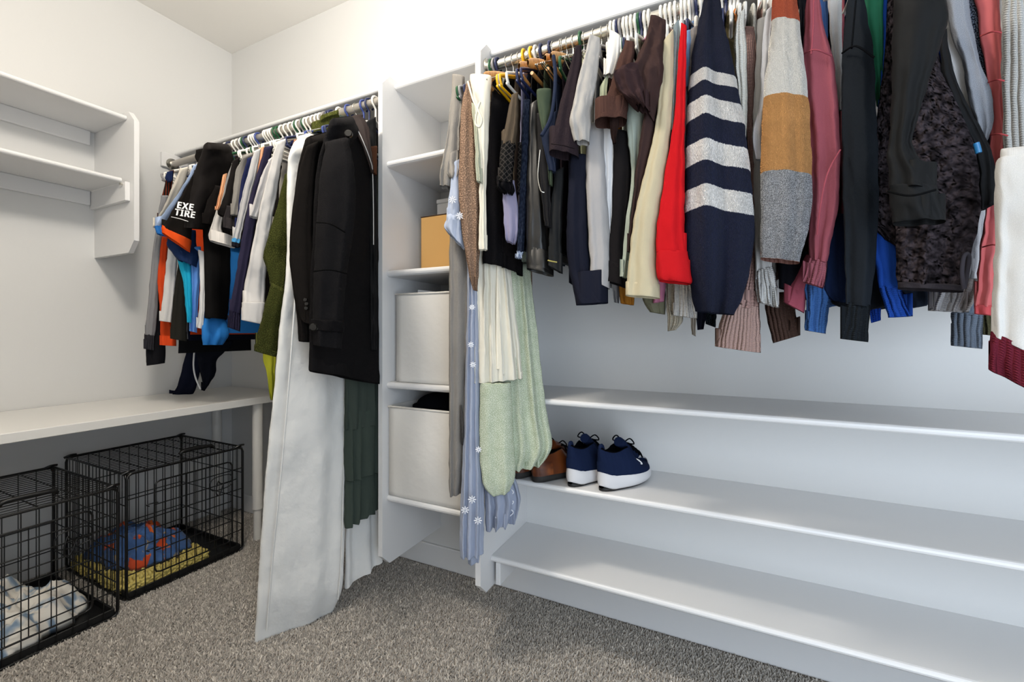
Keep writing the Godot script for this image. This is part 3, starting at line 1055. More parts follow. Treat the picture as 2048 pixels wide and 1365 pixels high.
	for i in 6:
		var row := []
		var ru := []
		for j in 9:
			var q := 0.085 * absf(j - 4) / 4.0 * (1.0 if athletic else 2.2)
			var e := 0.05 + (0.42 if athletic else 0.62) * i / 5.0
			var w: float = outline.call(q + 0.0005) * (0.985 if athletic else 0.985)
			var y := lerpf(base.call(q), top.call(q), e)
			row.append(Vector3(signf(j - 4.0) * w * (1.0 - 0.38 * e * e) + 0.012 * sin(q * PI), y, L * (0.5 - q) + 0.0025 + 0.012 * e * (1.0 if q < 0.06 else 0.0)))
			ru.append(Vector2(i, j) * 0.02)
		hp.append(row)
		hu.append(ru)
	put(o, "heel_counter", grid(hp, hu, false), upper)
	if athletic:
		var under := []
		for e in [[0.001, 0.4], [0.001, 0.80], [0.006, 0.84], [0.009, 0.80]]: under.append(ring.call(func(q): return e[0] + 0.016 * pow(clampf((q - 0.72) / 0.28, 0, 1), 2.0), e[1]))
		put(o, "outsole", grid(under, [uv_row, uv_row, uv_row, uv_row]), M.black_plastic)
		put(o, "pull_tab", tube(smooth([Vector3(0, size.y * 0.86, L * 0.5 - 0.002), Vector3(0, size.y * 1.06, L * 0.5 + 0.006), Vector3(0, size.y * 1.10, L * 0.5 - 0.004), Vector3(0, size.y * 1.0, L * 0.5 - 0.012)], 4), 0.006, 8), upper)
		put(o, "side_mark", tube(smooth([Vector3(0.030, size.y * 0.52, L * 0.36), Vector3(0.0385, size.y * 0.50, L * 0.30), Vector3(0.043, size.y * 0.44, L * 0.25)], 5), [0.0012, 0.0012, 0.0012, 0.0016, 0.0016, 0.002, 0.002, 0.0016, 0.0012, 0.001, 0.001], 6), M.paper, "small white heel mark")
		put(o, "side_emblem", tube(smooth([Vector3(0.050, size.y * 0.66, L * 0.12), Vector3(0.055, size.y * 0.56, L * 0.06), Vector3(0.060, size.y * 0.50, L * -0.04), Vector3(0.054, size.y * 0.60, L * 0.0), Vector3(0.049, size.y * 0.66, L * 0.06)], 5, true), 0.0022, 6, true), M.paper, "white oval side emblem")
	return o


func shoes() -> void:
	var navy := fab(Color(0.095, 0.135, 0.24), "jersey")
	var foam := mat(Color(0.80, 0.80, 0.81), 0.6)
	var inside := fab(Color(0.02, 0.025, 0.045), "jersey")
	shoe("sneaker", "navy running shoe with white sole, the one beside the brown shoes", Vector3(2.257, 0.5675, 0.155), -0.12, navy, foam, inside, Vector3(0.118, 0.128, 0.275), true)
	shoe("sneaker", "navy running shoe with white sole, the one farther from the brown shoes", Vector3(2.378, 0.5675, 0.150), -0.30, navy, foam, inside, Vector3(0.118, 0.128, 0.28), true)
	var leather := mat(Color(0.50, 0.26, 0.10), 0.4)
	leather.albedo_texture = noise_tex("a_leather", FastNoiseLite.TYPE_SIMPLEX, 0.03, Color(0.6, 0.55, 0.5), Color.WHITE, 3)
	leather.clearcoat_enabled = true
	leather.clearcoat = 0.3
	leather.clearcoat_roughness = 0.35
	var rubber := mat(Color(0.09, 0.08, 0.07), 0.7)
	var lin := fab(Color(0.10, 0.095, 0.09), "jersey")
	shoe("leather_shoe", "brown leather lace-up shoe nearest the navy running shoes", Vector3(2.152, 0.5675, 0.165), -0.22, leather, rubber, lin, Vector3(0.112, 0.100, 0.285), false)
	shoe("leather_shoe", "brown leather lace-up shoe half hidden behind the green dress hem", Vector3(2.055, 0.5675, 0.160), -0.05, leather, rubber, lin, Vector3(0.112, 0.100, 0.285), false)


# ------------------------------------------------------------------ rods and hangers

const ROD_Y := 1.957
const ROD_Z := 0.325


func rods() -> void:
	var a := thing("clothes_rod", "pale metal clothes rod on the left, between wall and tower", "rod", Vector3(0, ROD_Y, ROD_Z))
	put(a, "pole", tube([Vector3(0.02, 0, 0), Vector3(1.511, 0, 0)], 0.016, 20), M.dull_metal)
	var b := thing("clothes_rod", "chrome clothes rod on the right, beyond the tower", "rod", Vector3(0, ROD_Y, ROD_Z))
	put(b, "pole", tube([Vector3(1.957, 0, 0), Vector3(4.199, 0, 0)], 0.016, 20), M.chrome)
	for e in [[a, 0.0195, 1.0], [a, 1.5115, -1.0], [b, 1.957, 1.0], [b, 4.199, -1.0]]:
		put(e[0], "socket", tube([Vector3(e[1], 0, 0), Vector3(e[1] + 0.004 * e[2], 0, 0), Vector3(e[1] + 0.0045 * e[2], 0, 0), Vector3(e[1] + 0.02 * e[2], 0, 0)], [0.030, 0.030, 0.021, 0.020], 20), M.chrome)


# hook over the rod, in the plane across it; the tip ends on the wall side
func hook(r: float, thick: float, neck: float) -> Array:
	var p := []
	for k in 11:
		var a := deg_to_rad(-40.0 + 25.0 * k) # from the wall side over the top to the room side
		p.append(Vector3(0, r * sin(a), -r * cos(a)))
	p.append(Vector3(0, -r * 0.95, r * 0.35))
	p.append(Vector3(0, -r * 1.25, 0))
	p.append(Vector3(0, -neck, 0))
	return p


func plastic_hanger() -> Array:   # parts: [name, mesh]
	var st := SurfaceTool.new()
	st.begin(Mesh.PRIMITIVE_TRIANGLES)
	var y := -0.075
	add_tube(st, smooth([Vector3(0, y, 0.0), Vector3(0, y - 0.012, 0.03), Vector3(0, y - 0.085, 0.185), Vector3(0, y - 0.10, 0.205), Vector3(0, y - 0.12, 0.195), Vector3(0, y - 0.125, 0.17), Vector3(0, y - 0.125, -0.17), Vector3(0, y - 0.12, -0.195), Vector3(0, y - 0.10, -0.205), Vector3(0, y - 0.085, -0.185), Vector3(0, y - 0.012, -0.03)], 4, true), 0.0042, 7, true)
	return [["hook", tube(hook(0.0215, 0.004, 0.078), 0.0042, 7)], ["frame", st.commit()]]


func wire_hanger() -> Array:
	var y := -0.072
	return [["hook", tube(hook(0.0185, 0.002, 0.075), 0.0017, 6)], ["frame", tube(smooth([Vector3(0, y, 0), Vector3(0, y - 0.09, 0.19), Vector3(0, y - 0.105, 0.205), Vector3(0, y - 0.112, 0.19), Vector3(0, y - 0.112, -0.19), Vector3(0, y - 0.105, -0.205), Vector3(0, y - 0.09, -0.19)], 4, true), 0.0017, 6, true)]]


func wood_hanger() -> Array:
	var g := []
	var uv := []
	for i in 25:
		var q := i / 24.0 * 2.0 - 1.0
		var z := q * 0.205
		var y := -0.075 - 0.085 * pow(absf(q), 1.35)
		var h := lerpf(0.024, 0.013, absf(q))
		var row := []
		var ru := []
		for j in 12:
			var a := TAU * j / 12
			row.append(Vector3(cos(a) * 0.0065 * (1.0 if absf(q) < 0.97 else 0.5) + 0.014 * q * q, y + sin(a) * h / 1.0 * (1.0 if absf(q) < 0.97 else 0.6), z))
		for j in 13: ru.append(Vector2(z, j * 0.004))
		g.append(row)
		uv.append(ru)
	return [["arms", grid(g, uv)], ["trouser_bar", tube([Vector3(0.009, -0.168, -0.17), Vector3(0.009, -0.168, 0.17)], 0.0055, 8)], ["hook", tube(hook(0.0185, 0.002, 0.075), 0.0018, 6)]]


func hang(parts: Array, mats: Array, called: String, label: String, group: String, xs: Array, turn := 0.0) -> void:
	for x in xs:
		var o := thing(called, label, "hanger", Vector3(x, ROD_Y, ROD_Z), turn + sin(float(x) * 91.0) * 0.05, group)
		for i in parts.size(): put(o, parts[i][0], parts[i][1], mats[mini(i, mats.size() - 1)])


func hangers() -> void:
	wrinkle.frequency = 1.0
	wrinkle.seed = 3
	var pl := plastic_hanger()
	var wi := wire_hanger()
	var wo := wood_hanger()
	var left := "hangers on the left rod"
	hang(pl, [M.white_plastic], "hanger", "white plastic hanger among the clothes on the left rod", "white hangers on the left rod", [0.37, 0.41, 0.44, 0.504, 0.571, 0.598, 0.629, 0.699, 0.718, 0.736, 0.804, 0.818, 0.835, 0.849, 0.913, 0.943, 0.972, 1.001, 1.024, 1.068, 1.089, 1.114, 1.138, 1.159, 1.263])
	hang(pl, [M.white_plastic], "hanger", "white plastic hanger closest to the shelf tower on the left rod", "", [1.457])
	hang(pl, [M.navy_plastic], "hanger", "navy plastic hanger among the clothes on the left rod", "navy hangers on the left rod", [0.528, 0.625, 0.66, 1.203, 1.218, 1.423])
	hang(pl, [M.blue_plastic], "hanger", "bright blue plastic hanger among the clothes on the left rod", "blue hangers on the left rod", [0.747, 1.313, 1.394])
	hang(pl, [M.green_plastic], "hanger", "dark green plastic hanger among the clothes on the left rod", "green hangers on the left rod", [0.644, 0.869, 0.89, 1.011, 1.058])
	hang(pl, [M.gray_plastic], "hanger", "gray plastic hanger among the clothes on the left rod", "gray hangers on the left rod", [0.35, 1.046, 1.18])
	hang(wi, [M.chrome], "hanger", "thin wire hanger beside the black coat on the left rod", "", [1.354])
	hang(pl, [M.white_plastic], "hanger", "white plastic hanger on the crowded right rod", "white hangers on the right rod", [2.137, 2.379, 2.391, 2.417, 2.426, 2.437, 2.45, 2.476, 2.487, 2.52, 2.533, 2.545, 2.557, 2.573, 2.583, 2.595, 2.623, 2.674, 2.694, 2.703, 2.712, 2.761, 2.781, 2.83, 2.88, 2.91, 2.93, 3.04, 3.17, 3.26])
	hang(pl, [M.gray_plastic], "hanger", "gray plastic hanger on the right rod", "gray hangers on the right rod", [1.987, 2.12, 2.406, 2.604, 2.97, 3.15])
	hang(pl, [M.navy_plastic], "hanger", "navy plastic hanger on the right rod", "navy hangers on the right rod", [1.998, 2.155, 2.187, 2.397, 2.466, 2.612, 2.66, 2.684, 3.0, 3.09, 3.2])
	hang(pl, [M.green_plastic], "hanger", "dark green plastic hanger on the right rod", "green hangers on the right rod", [1.975, 2.285, 2.459, 2.95])
	hang(wi, [M.chrome], "hanger", "thin wire hanger on the right rod", "wire hangers on the right rod", [2.03, 2.075, 2.22, 2.241, 2.26, 2.295, 2.326, 2.35, 2.369, 2.565])
	hang(wo, [M.wood, M.wood, M.chrome], "hanger", "pale wooden hanger with trouser bar on the right rod", "wooden hangers on the right rod", [2.055, 2.15, 2.195, 2.225, 2.262, 3.13, 3.29])
	hang(pl, [M.yellow_plastic], "hanger", "bright yellow plastic hanger near the tower on the right rod", "yellow hangers on the right rod", [2.095, 2.122])


var cloths := {}


func F(hex: String, kind := "jersey") -> StandardMaterial3D:
	var key := hex + kind
	if not cloths.has(key): cloths[key] = fab(Color(hex), kind)
	return cloths[key]


func lettering(par: Node3D, words: String, at: Vector3, high: float) -> void:
	var t := TextMesh.new()
	var f := SystemFont.new()
	f.font_names = PackedStringArray(["Droid Sans"])
	f.font_weight = 800
	t.font = f
	t.text = words
	t.font_size = 32
	t.pixel_size = high / 24.0
	t.depth = 0.002
	t.horizontal_alignment = HORIZONTAL_ALIGNMENT_LEFT
	var o := put(par, "lettering", t, M.white_print, "white printed lettering")
	o.position = at - par.position
	o.rotation = Vector3(-0.05, 0.62, -0.14)


func button(par: Node3D, at: Vector3, r: float) -> void:
	var n := Vector3(0.55, 0.1, 0.83).normalized()
	var o := put(par, "button", tube([at - par.position - n * 0.004, at - par.position + n * 0.002, at - par.position + n * 0.003], [r, r, r * 0.75], 14), M.button)
	o.name = "button"


func flower(par: Node3D, at: Vector3, r: float) -> void:
	var st := SurfaceTool.new()
	st.begin(Mesh.PRIMITIVE_TRIANGLES)
	var c := at - par.position
	for k in 8:
		var a := TAU * k / 8.0
		var d := Vector3(cos(a) * 0.9, sin(a), -cos(a) * 0.45)
		add_tube(st, [c + d * r * 0.18, c + d * r * 0.65, c + d * r], [0.0010, 0.0020, 0.0010], 6)
	put(par, "embroidered_flower", st.commit(), F("e8eaf0", "jersey"), "white embroidered star flower")


func picture(size: Vector2i, f: Callable) -> ImageTexture:
	var im := Image.create(size.x, size.y, false, Image.FORMAT_RGBA8)
	for y in size.y:
		for x in size.x: im.set_pixel(x, y, f.call(x, y))
	return ImageTexture.create_from_image(im)


func cloth_prints() -> void:
	M.white_print = mat(Color(0.9, 0.9, 0.9), 0.7)
	M.button = mat(Color(0.03, 0.03, 0.03), 0.25)
	M.blue_pull = mat(Color(0.12, 0.42, 0.62), 0.3)
	M.muslin = fab(Color(0.86, 0.86, 0.85), "woven")
	M.muslin.normal_scale = 0.2
	M.muslin.backlight_enabled = true
	M.muslin.backlight = Color(0.12, 0.12, 0.12)
	M.pleather = mat(Color(0.022, 0.021, 0.022), 0.4)
	M.pinstripe = fab(Color.WHITE, "jersey")
	M.pinstripe.albedo_texture = picture(Vector2i(256, 8), func(x, _y): return Color(0.17, 0.15, 0.14) if x % 8 == 0 else Color(0.075, 0.068, 0.066))
	M.pinstripe.uv1_scale = Vector3(1, 1, 1)
	M.plaid = fab(Color.WHITE, "jersey")
	M.plaid.albedo_texture = picture(Vector2i(128, 128), func(x, y): return Color(0.55, 0.2, 0.1) if (x + y) % 42 < 9 else (Color(0.10, 0.09, 0.10) if (x + y) % 42 < 26 else Color(0.2, 0.16, 0.14)))
	M.plaid.uv1_scale = Vector3(1, 1, 1)
	M.mesh = fab(Color.WHITE, "satin")
	M.mesh.albedo_texture = picture(Vector2i(64, 64), func(x, y): return Color(0.22, 0.2, 0.19) if (x + y) % 16 < 3 or (x - y + 64) % 16 < 3 else Color(0.035, 0.033, 0.035))
	M.mesh.uv1_scale = Vector3(16, 16, 16)
	var n := FastNoiseLite.new()
	n.frequency = 0.19
	var n2 := FastNoiseLite.new()
	n2.frequency = 0.016
	M.floral = fab(Color.WHITE, "woven")
	M.floral.albedo_texture = picture(Vector2i(512, 512), func(x, y):
		var k := clampf(n.get_noise_2d(x, y) * 3.0 + 0.2 + 0.5 * n2.get_noise_2d(x, y), 0.0, 1.0)
		return Color(0.60, 0.645, 0.55).lerp(Color(0.80, 0.82, 0.76), k))
	M.floral.uv1_scale = Vector3(3.2, 3.2, 3.2)
	var nv := Color("1e2235")
	var wh := Color("d2d0cd")
	M.striped = bands_mat([[0.358, nv], [0.402, wh], [0.449, nv], [0.494, wh], [0.546, nv], [0.592, wh], [0.643, nv], [0.690, wh], [1.1, nv]], 0.005, 0.25, "wool")
	M.blocks = bands_mat([[0.224, Color("b4573c")], [0.482, Color("e0ddd6")], [0.731, Color("bd8a55")], [1.1, Color("b4b6ba")]], 0.0015, 0.28, "wool", 0.731)
	M.sherpa_dark = fab(Color("383236"), "sherpa")


func garments_left() -> void:
	cloth_prints()
	var g: Node3D
	g = thing("sweater", "gray heather long-sleeved sweater with charcoal cuff, nearest the left wall", "sweater", Vector3(0.414, 0.977, 0.585))
	cloth(g, "sleeve", F("8d8d8f", "heather"), [[0.49, 1.643, 0.596, 0.5, 1.647, 0.574, 0.02], [0.437, 1.463, 0.597, 0.449, 1.463, 0.573, 0.023], [0.408, 1.29, 0.599, 0.42, 1.287, 0.571, 0.026], [0.386, 1.136, 0.601, 0.4, 1.128, 0.569, 0.029], [0.37, 1.049, 0.601, 0.384, 1.043, 0.569, 0.029]], {"w": 0.004})
	cloth(g, "cuff", F("35353a", "rib"), [[0.367, 1.052, 0.601, 0.382, 1.045, 0.568, 0.031], [0.36, 0.987, 0.602, 0.376, 0.977, 0.568, 0.032]])
	body(g, F("8d8d8f", "heather"), 0.408, 1.027)
	g = thing("sweater", "black long-sleeved top whose cuff hangs lowest beside the left wall", "sweater", Vector3(0.353, 0.909, 0.552))
	cloth(g, "sleeve", F("17171a", "jersey"), [[0.386, 1.474, 0.567, 0.4, 1.478, 0.538, 0.027], [0.35, 1.295, 0.573, 0.369, 1.299, 0.532, 0.039], [0.339, 1.002, 0.583, 0.368, 1.001, 0.521, 0.05], [0.34, 0.909, 0.582, 0.367, 0.918, 0.523, 0.05]])
	body(g, F("17171a", "jersey"), 0.353, 0.959)
	g = thing("shirt", "dark plaid shirt with rust stripes and navy collar at the left end", "shirt", Vector3(0.471, 1.542, 0.572))
	cloth(g, "sleeve", M.plaid, [[0.514, 1.747, 0.582, 0.523, 1.761, 0.562, 0.019], [0.487, 1.679, 0.585, 0.499, 1.689, 0.56, 0.023], [0.465, 1.616, 0.586, 0.477, 1.632, 0.559, 0.025], [0.438, 1.542, 0.586, 0.451, 1.547, 0.558, 0.026]], {"unit": true})
	cloth(g, "collar", F("1c2748", "jersey"), [[0.539, 1.738, 0.597, 0.548, 1.747, 0.578, 0.017], [0.53, 1.72, 0.6, 0.542, 1.723, 0.575, 0.023], [0.535, 1.703, 0.594, 0.541, 1.707, 0.581, 0.013]], {"lip": 0.01})
	body(g, M.plaid, 0.471, 1.592)
	g = thing("sweater", "orange long-sleeved top showing beside and below the white sleeve", "sweater", Vector3(0.443, 0.998, 0.565))
	cloth(g, "sleeve", F("c9451f", "jersey"), [[0.456, 1.554, 0.576, 0.466, 1.558, 0.554, 0.021], [0.443, 1.467, 0.577, 0.455, 1.466, 0.552, 0.024], [0.427, 1.335, 0.58, 0.441, 1.327, 0.55, 0.028], [0.436, 1.224, 0.58, 0.45, 1.221, 0.55, 0.028], [0.46, 1.102, 0.584, 0.478, 1.092, 0.546, 0.035], [0.469, 1.004, 0.591, 0.494, 0.998, 0.538, 0.05]])
	body(g, F("c9451f", "jersey"), 0.45, 1.048)
	g = thing("shirt", "cream short-sleeved shirt hanging left of the light blue shirt", "shirt", Vector3(0.541, 1.516, 0.592))
	cloth(g, "sleeve", F("cfc8bb", "jersey"), [[0.651, 1.726, 0.607, 0.665, 1.743, 0.578, 0.027], [0.601, 1.655, 0.611, 0.619, 1.669, 0.574, 0.035], [0.534, 1.591, 0.607, 0.548, 1.592, 0.578, 0.027], [0.467, 1.541, 0.605, 0.479, 1.537, 0.579, 0.024], [0.436, 1.519, 0.602, 0.445, 1.516, 0.582, 0.019]])
	body(g, F("cfc8bb", "jersey"), 0.387, 1.15)
	g = thing("shirt", "white long-sleeved sports top with plain hem above the orange cuff", "shirt", Vector3(0.56, 1.102, 0.595))
	cloth(g, "sleeve", F("c8c6c4", "satin"), [[0.592, 1.468, 0.607, 0.604, 1.472, 0.583, 0.023], [0.569, 1.369, 0.611, 0.584, 1.368, 0.579, 0.03], [0.552, 1.281, 0.612, 0.567, 1.273, 0.578, 0.031], [0.534, 1.186, 0.612, 0.55, 1.177, 0.577, 0.033], [0.517, 1.108, 0.614, 0.535, 1.102, 0.576, 0.036]])
	body(g, F("c8c6c4", "satin"), 0.56, 1.152)
	g = thing("shirt", "dark olive black top between white sleeve and turquoise shirt", "shirt", Vector3(0.614, 1.02, 0.585))
	cloth(g, "sleeve", F("24231f", "jersey"), [[0.65, 1.444, 0.598, 0.663, 1.447, 0.572, 0.026], [0.623, 1.31, 0.6, 0.638, 1.306, 0.57, 0.029], [0.603, 1.184, 0.605, 0.624, 1.186, 0.565, 0.039], [0.591, 1.034, 0.61, 0.617, 1.02, 0.559, 0.049]])
	body(g, F("24231f", "jersey"), 0.614, 1.07)
	g = thing("shirt", "light blue short-sleeved shirt with royal blue hem band", "shirt", Vector3(0.695, 1.464, 0.617))
	cloth(g, "sleeve", F("9fb2d2", "jersey"), [[0.788, 1.715, 0.625, 0.796, 1.727, 0.61, 0.015], [0.754, 1.667, 0.631, 0.768, 1.679, 0.604, 0.026], [0.686, 1.609, 0.635, 0.704, 1.617, 0.6, 0.033], [0.61, 1.55, 0.641, 0.633, 1.555, 0.594, 0.044], [0.543, 1.497, 0.643, 0.567, 1.516, 0.591, 0.045]])
	cloth(g, "hem_band", F("2e6cb4", "jersey"), [[0.542, 1.499, 0.645, 0.567, 1.518, 0.591, 0.05], [0.546, 1.471, 0.636, 0.563, 1.464, 0.601, 0.034]], {"lip": 0.02})
	body(g, F("9fb2d2", "jersey"), 0.709, 1.514)
	g = thing("shirt", "black t-shirt with white lettering and orange sleeve hem", "shirt", Vector3(0.751, 1.387, 0.64))
	cloth(g, "sleeve", F("1d1a18", "jersey"), [[0.842, 1.677, 0.65, 0.852, 1.691, 0.63, 0.019], [0.786, 1.605, 0.659, 0.806, 1.607, 0.62, 0.038], [0.736, 1.544, 0.669, 0.766, 1.543, 0.61, 0.05], [0.698, 1.487, 0.677, 0.736, 1.48, 0.602, 0.05], [0.678, 1.467, 0.682, 0.72, 1.437, 0.597, 0.05]])
	cloth(g, "sleeve_hem", F("d8501f", "jersey"), [[0.683, 1.472, 0.685, 0.726, 1.432, 0.598, 0.056], [0.683, 1.453, 0.682, 0.722, 1.387, 0.602, 0.056]], {"lip": 0.03})
	body(g, F("1d1a18", "jersey"), 0.751, 1.437)
	lettering(g, "EXE", Vector3(0.823, 1.541, 0.7), 0.026)
	lettering(g, "TIRE", Vector3(0.809, 1.516, 0.7), 0.026)
	seam(g, F("e8e8e8", "jersey"), [[0.788, 1.499, 0.7], [0.843, 1.486, 0.7], [0.889, 1.472, 0.695]], 0.0014, "lettering_underline")
	g = thing("hoodie", "black hooded jacket draped high over the left rod end", "jacket", Vector3(0.818, 1.464, 0.588))
	cloth(g, "sleeve", F("1b1817", "satin"), [[0.933, 1.75, 0.655, 0.838, 1.813, 0.52, 0.06], [0.898, 1.717, 0.655, 0.859, 1.747, 0.52, 0.06], [0.865, 1.662, 0.655, 0.825, 1.666, 0.52, 0.06], [0.852, 1.597, 0.655, 0.783, 1.63, 0.52, 0.06], [0.835, 1.532, 0.655, 0.731, 1.567, 0.52, 0.06], [0.821, 1.464, 0.655, 0.695, 1.497, 0.52, 0.06]], {"w": 0.005})
	cloth(g, "hood", F("161413", "jersey"), [[0.657, 1.824, 0.545, 0.674, 1.84, 0.515, 0.03], [0.653, 1.803, 0.547, 0.671, 1.811, 0.513, 0.033], [0.668, 1.778, 0.541, 0.681, 1.782, 0.518, 0.022]], {"lip": 0.02})
	body(g, F("1b1817", "satin"), 0.818, 1.514)
	g = thing("shirt", "turquoise sports shirt hem hanging below the black sleeves", "shirt", Vector3(0.671, 1.1, 0.585))
	cloth(g, "panel", F("1d9cc0", "satin"), [[0.627, 1.403, 0.606, 0.648, 1.408, 0.564, 0.04], [0.639, 1.35, 0.604, 0.659, 1.354, 0.565, 0.037], [0.664, 1.266, 0.598, 0.678, 1.268, 0.572, 0.026], [0.675, 1.173, 0.595, 0.685, 1.173, 0.575, 0.018], [0.682, 1.1, 0.592, 0.69, 1.1, 0.578, 0.014]], {"fa": 0.008})
	body(g, F("1d9cc0", "satin"), 0.646, 1.15)
	g = thing("shirt", "cornflower blue sports shirt with white side stripe below black sleeves", "shirt", Vector3(0.672, 1.057, 0.56))
	cloth(g, "panel", F("5d8dd0", "satin"), [[0.668, 1.404, 0.578, 0.687, 1.408, 0.542, 0.035], [0.677, 1.289, 0.573, 0.69, 1.291, 0.547, 0.025], [0.666, 1.153, 0.571, 0.678, 1.154, 0.549, 0.022], [0.657, 1.065, 0.572, 0.669, 1.057, 0.548, 0.023]], {"fa": 0.008})
	cloth(g, "side_stripe", F("d9d9d9", "jersey"), [[0.715, 1.402, 0.568, 0.726, 1.394, 0.547, 0.02], [0.725, 1.277, 0.566, 0.734, 1.278, 0.549, 0.016], [0.718, 1.152, 0.566, 0.726, 1.149, 0.549, 0.016], [0.7, 1.08, 0.568, 0.711, 1.073, 0.547, 0.02]])
	body(g, F("5d8dd0", "satin"), 0.667, 1.107)
	g = thing("shirt", "bright blue shirt hem showing under the long black top", "shirt", Vector3(0.726, 1.005, 0.509))
	cloth(g, "panel", F("2a74bd", "satin"), [[0.654, 1.371, 0.524, 0.669, 1.374, 0.496, 0.027], [0.673, 1.198, 0.53, 0.695, 1.199, 0.49, 0.039], [0.703, 1.09, 0.55, 0.749, 1.091, 0.469, 0.045], [0.71, 1.044, 0.55, 0.756, 1.043, 0.469, 0.045], [0.699, 1.006, 0.54, 0.734, 1.005, 0.479, 0.045]], {"fa": 0.009})
	body(g, F("2a74bd", "satin"), 0.73, 1.055)
	g = thing("shirt", "navy sports shirt under the orange sleeve hem", "shirt", Vector3(0.678, 1.33, 0.594))
	cloth(g, "panel", F("16294d", "satin"), [[0.63, 1.467, 0.636, 0.671, 1.471, 0.553, 0.05], [0.628, 1.417, 0.639, 0.673, 1.419, 0.55, 0.05], [0.658, 1.383, 0.634, 0.698, 1.384, 0.555, 0.05], [0.674, 1.355, 0.621, 0.701, 1.33, 0.568, 0.05]], {"fa": 0.006})
	body(g, F("16294d", "satin"), 0.688, 1.38)
	g = thing("shirt", "long black t-shirt left of the purple-navy sleeve", "shirt", Vector3(0.872, 1.114, 0.605))
	cloth(g, "sleeve", F("1a1716", "jersey"), [[0.919, 1.617, 0.617, 0.933, 1.616, 0.593, 0.023], [0.881, 1.568, 0.624, 0.903, 1.56, 0.585, 0.038], [0.861, 1.52, 0.626, 0.884, 1.52, 0.584, 0.041], [0.843, 1.486, 0.622, 0.862, 1.481, 0.588, 0.033]])
	cloth(g, "front", F("151414", "jersey"), [[0.803, 1.597, 0.57, 0.706, 1.643, 0.45, 0.05], [0.771, 1.499, 0.57, 0.713, 1.527, 0.45, 0.05], [0.778, 1.355, 0.57, 0.721, 1.377, 0.45, 0.05], [0.782, 1.192, 0.57, 0.713, 1.201, 0.45, 0.05], [0.785, 1.118, 0.57, 0.699, 1.114, 0.45, 0.05]])
	body(g, F("1a1716", "jersey"), 0.872, 1.164)
	g = thing("shirt", "white t-shirt with peach stripe down the sleeve", "shirt", Vector3(0.951, 1.384, 0.62))
	cloth(g, "sleeve", F("c6c2bd", "jersey"), [[1.041, 1.68, 0.627, 1.05, 1.702, 0.613, 0.015], [0.98, 1.586, 0.629, 0.991, 1.599, 0.61, 0.019], [0.944, 1.505, 0.631, 0.957, 1.505, 0.609, 0.021], [0.918, 1.434, 0.638, 0.939, 1.447, 0.602, 0.035], [0.951, 1.403, 0.654, 0.992, 1.384, 0.585, 0.05]])
	cloth(g, "sleeve_stripe", F("e3a77c", "jersey"), [[1.043, 1.632, 0.659, 1.05, 1.64, 0.648, 0.012], [1.019, 1.566, 0.659, 1.026, 1.572, 0.648, 0.012], [0.994, 1.511, 0.659, 1, 1.513, 0.648, 0.01]], {"lip": 0.01})
	body(g, F("c6c2bd", "jersey"), 0.951, 1.434)
	g = thing("shirt", "black t-shirt with a short sleeve over the white t-shirt", "shirt", Vector3(1.016, 1.487, 0.63))
	cloth(g, "sleeve", F("1f1c1b", "jersey"), [[1.065, 1.675, 0.641, 1.078, 1.698, 0.619, 0.021], [1.034, 1.587, 0.643, 1.05, 1.596, 0.617, 0.026], [1.006, 1.527, 0.647, 1.026, 1.533, 0.613, 0.033], [0.983, 1.501, 0.644, 1, 1.487, 0.616, 0.028]])
	body(g, F("1f1c1b", "jersey"), 1.016, 1.537)
	g = thing("shirt", "gray heather t-shirt with charcoal sleeve, between black and navy shirts", "shirt", Vector3(1.073, 1.438, 0.622))
	cloth(g, "sleeve", F("95918a", "heather"), [[1.12, 1.684, 0.638, 1.14, 1.703, 0.607, 0.032], [1.085, 1.639, 0.64, 1.106, 1.649, 0.605, 0.034], [1.064, 1.559, 0.638, 1.083, 1.569, 0.607, 0.03], [1.045, 1.493, 0.634, 1.059, 1.493, 0.611, 0.023]])
	cloth(g, "sleeve_edge", F("2b2829", "jersey"), [[1.031, 1.52, 0.64, 1.043, 1.518, 0.62, 0.02], [1.014, 1.476, 0.642, 1.028, 1.469, 0.618, 0.024], [1.02, 1.445, 0.646, 1.039, 1.438, 0.614, 0.032]])
	body(g, F("95918a", "heather"), 1.073, 1.488)
	g = thing("shirt", "navy t-shirt with blue lining left of the white striped cuff", "shirt", Vector3(1.122, 1.428, 0.64))
	cloth(g, "sleeve", F("22284a", "jersey"), [[1.168, 1.662, 0.652, 1.184, 1.679, 0.628, 0.025], [1.136, 1.584, 0.653, 1.153, 1.593, 0.626, 0.027], [1.115, 1.48, 0.651, 1.129, 1.484, 0.629, 0.022], [1.093, 1.433, 0.648, 1.104, 1.428, 0.631, 0.017]])
	body(g, F("22284a", "jersey"), 1.122, 1.478)
	g = thing("shirt", "white sports shirt with blue and black striped cuff", "shirt", Vector3(1.158, 1.364, 0.65))
	cloth(g, "sleeve", F("c4c2c0", "jersey"), [[1.217, 1.679, 0.659, 1.229, 1.694, 0.641, 0.018], [1.187, 1.605, 0.661, 1.201, 1.614, 0.639, 0.022], [1.151, 1.523, 0.661, 1.165, 1.527, 0.639, 0.022], [1.122, 1.446, 0.659, 1.133, 1.441, 0.641, 0.018], [1.1, 1.396, 0.66, 1.112, 1.391, 0.64, 0.019]])
	cloth(g, "cuff_stripe", F("4f97c8", "jersey"), [[1.102, 1.397, 0.661, 1.114, 1.393, 0.641, 0.019], [1.099, 1.383, 0.661, 1.111, 1.379, 0.641, 0.019]], {"lip": 0.01})
	cloth(g, "cuff_stripe", F("1b1b22", "jersey"), [[1.099, 1.383, 0.661, 1.111, 1.379, 0.641, 0.019], [1.098, 1.369, 0.66, 1.109, 1.364, 0.642, 0.018]], {"lip": 0.01})
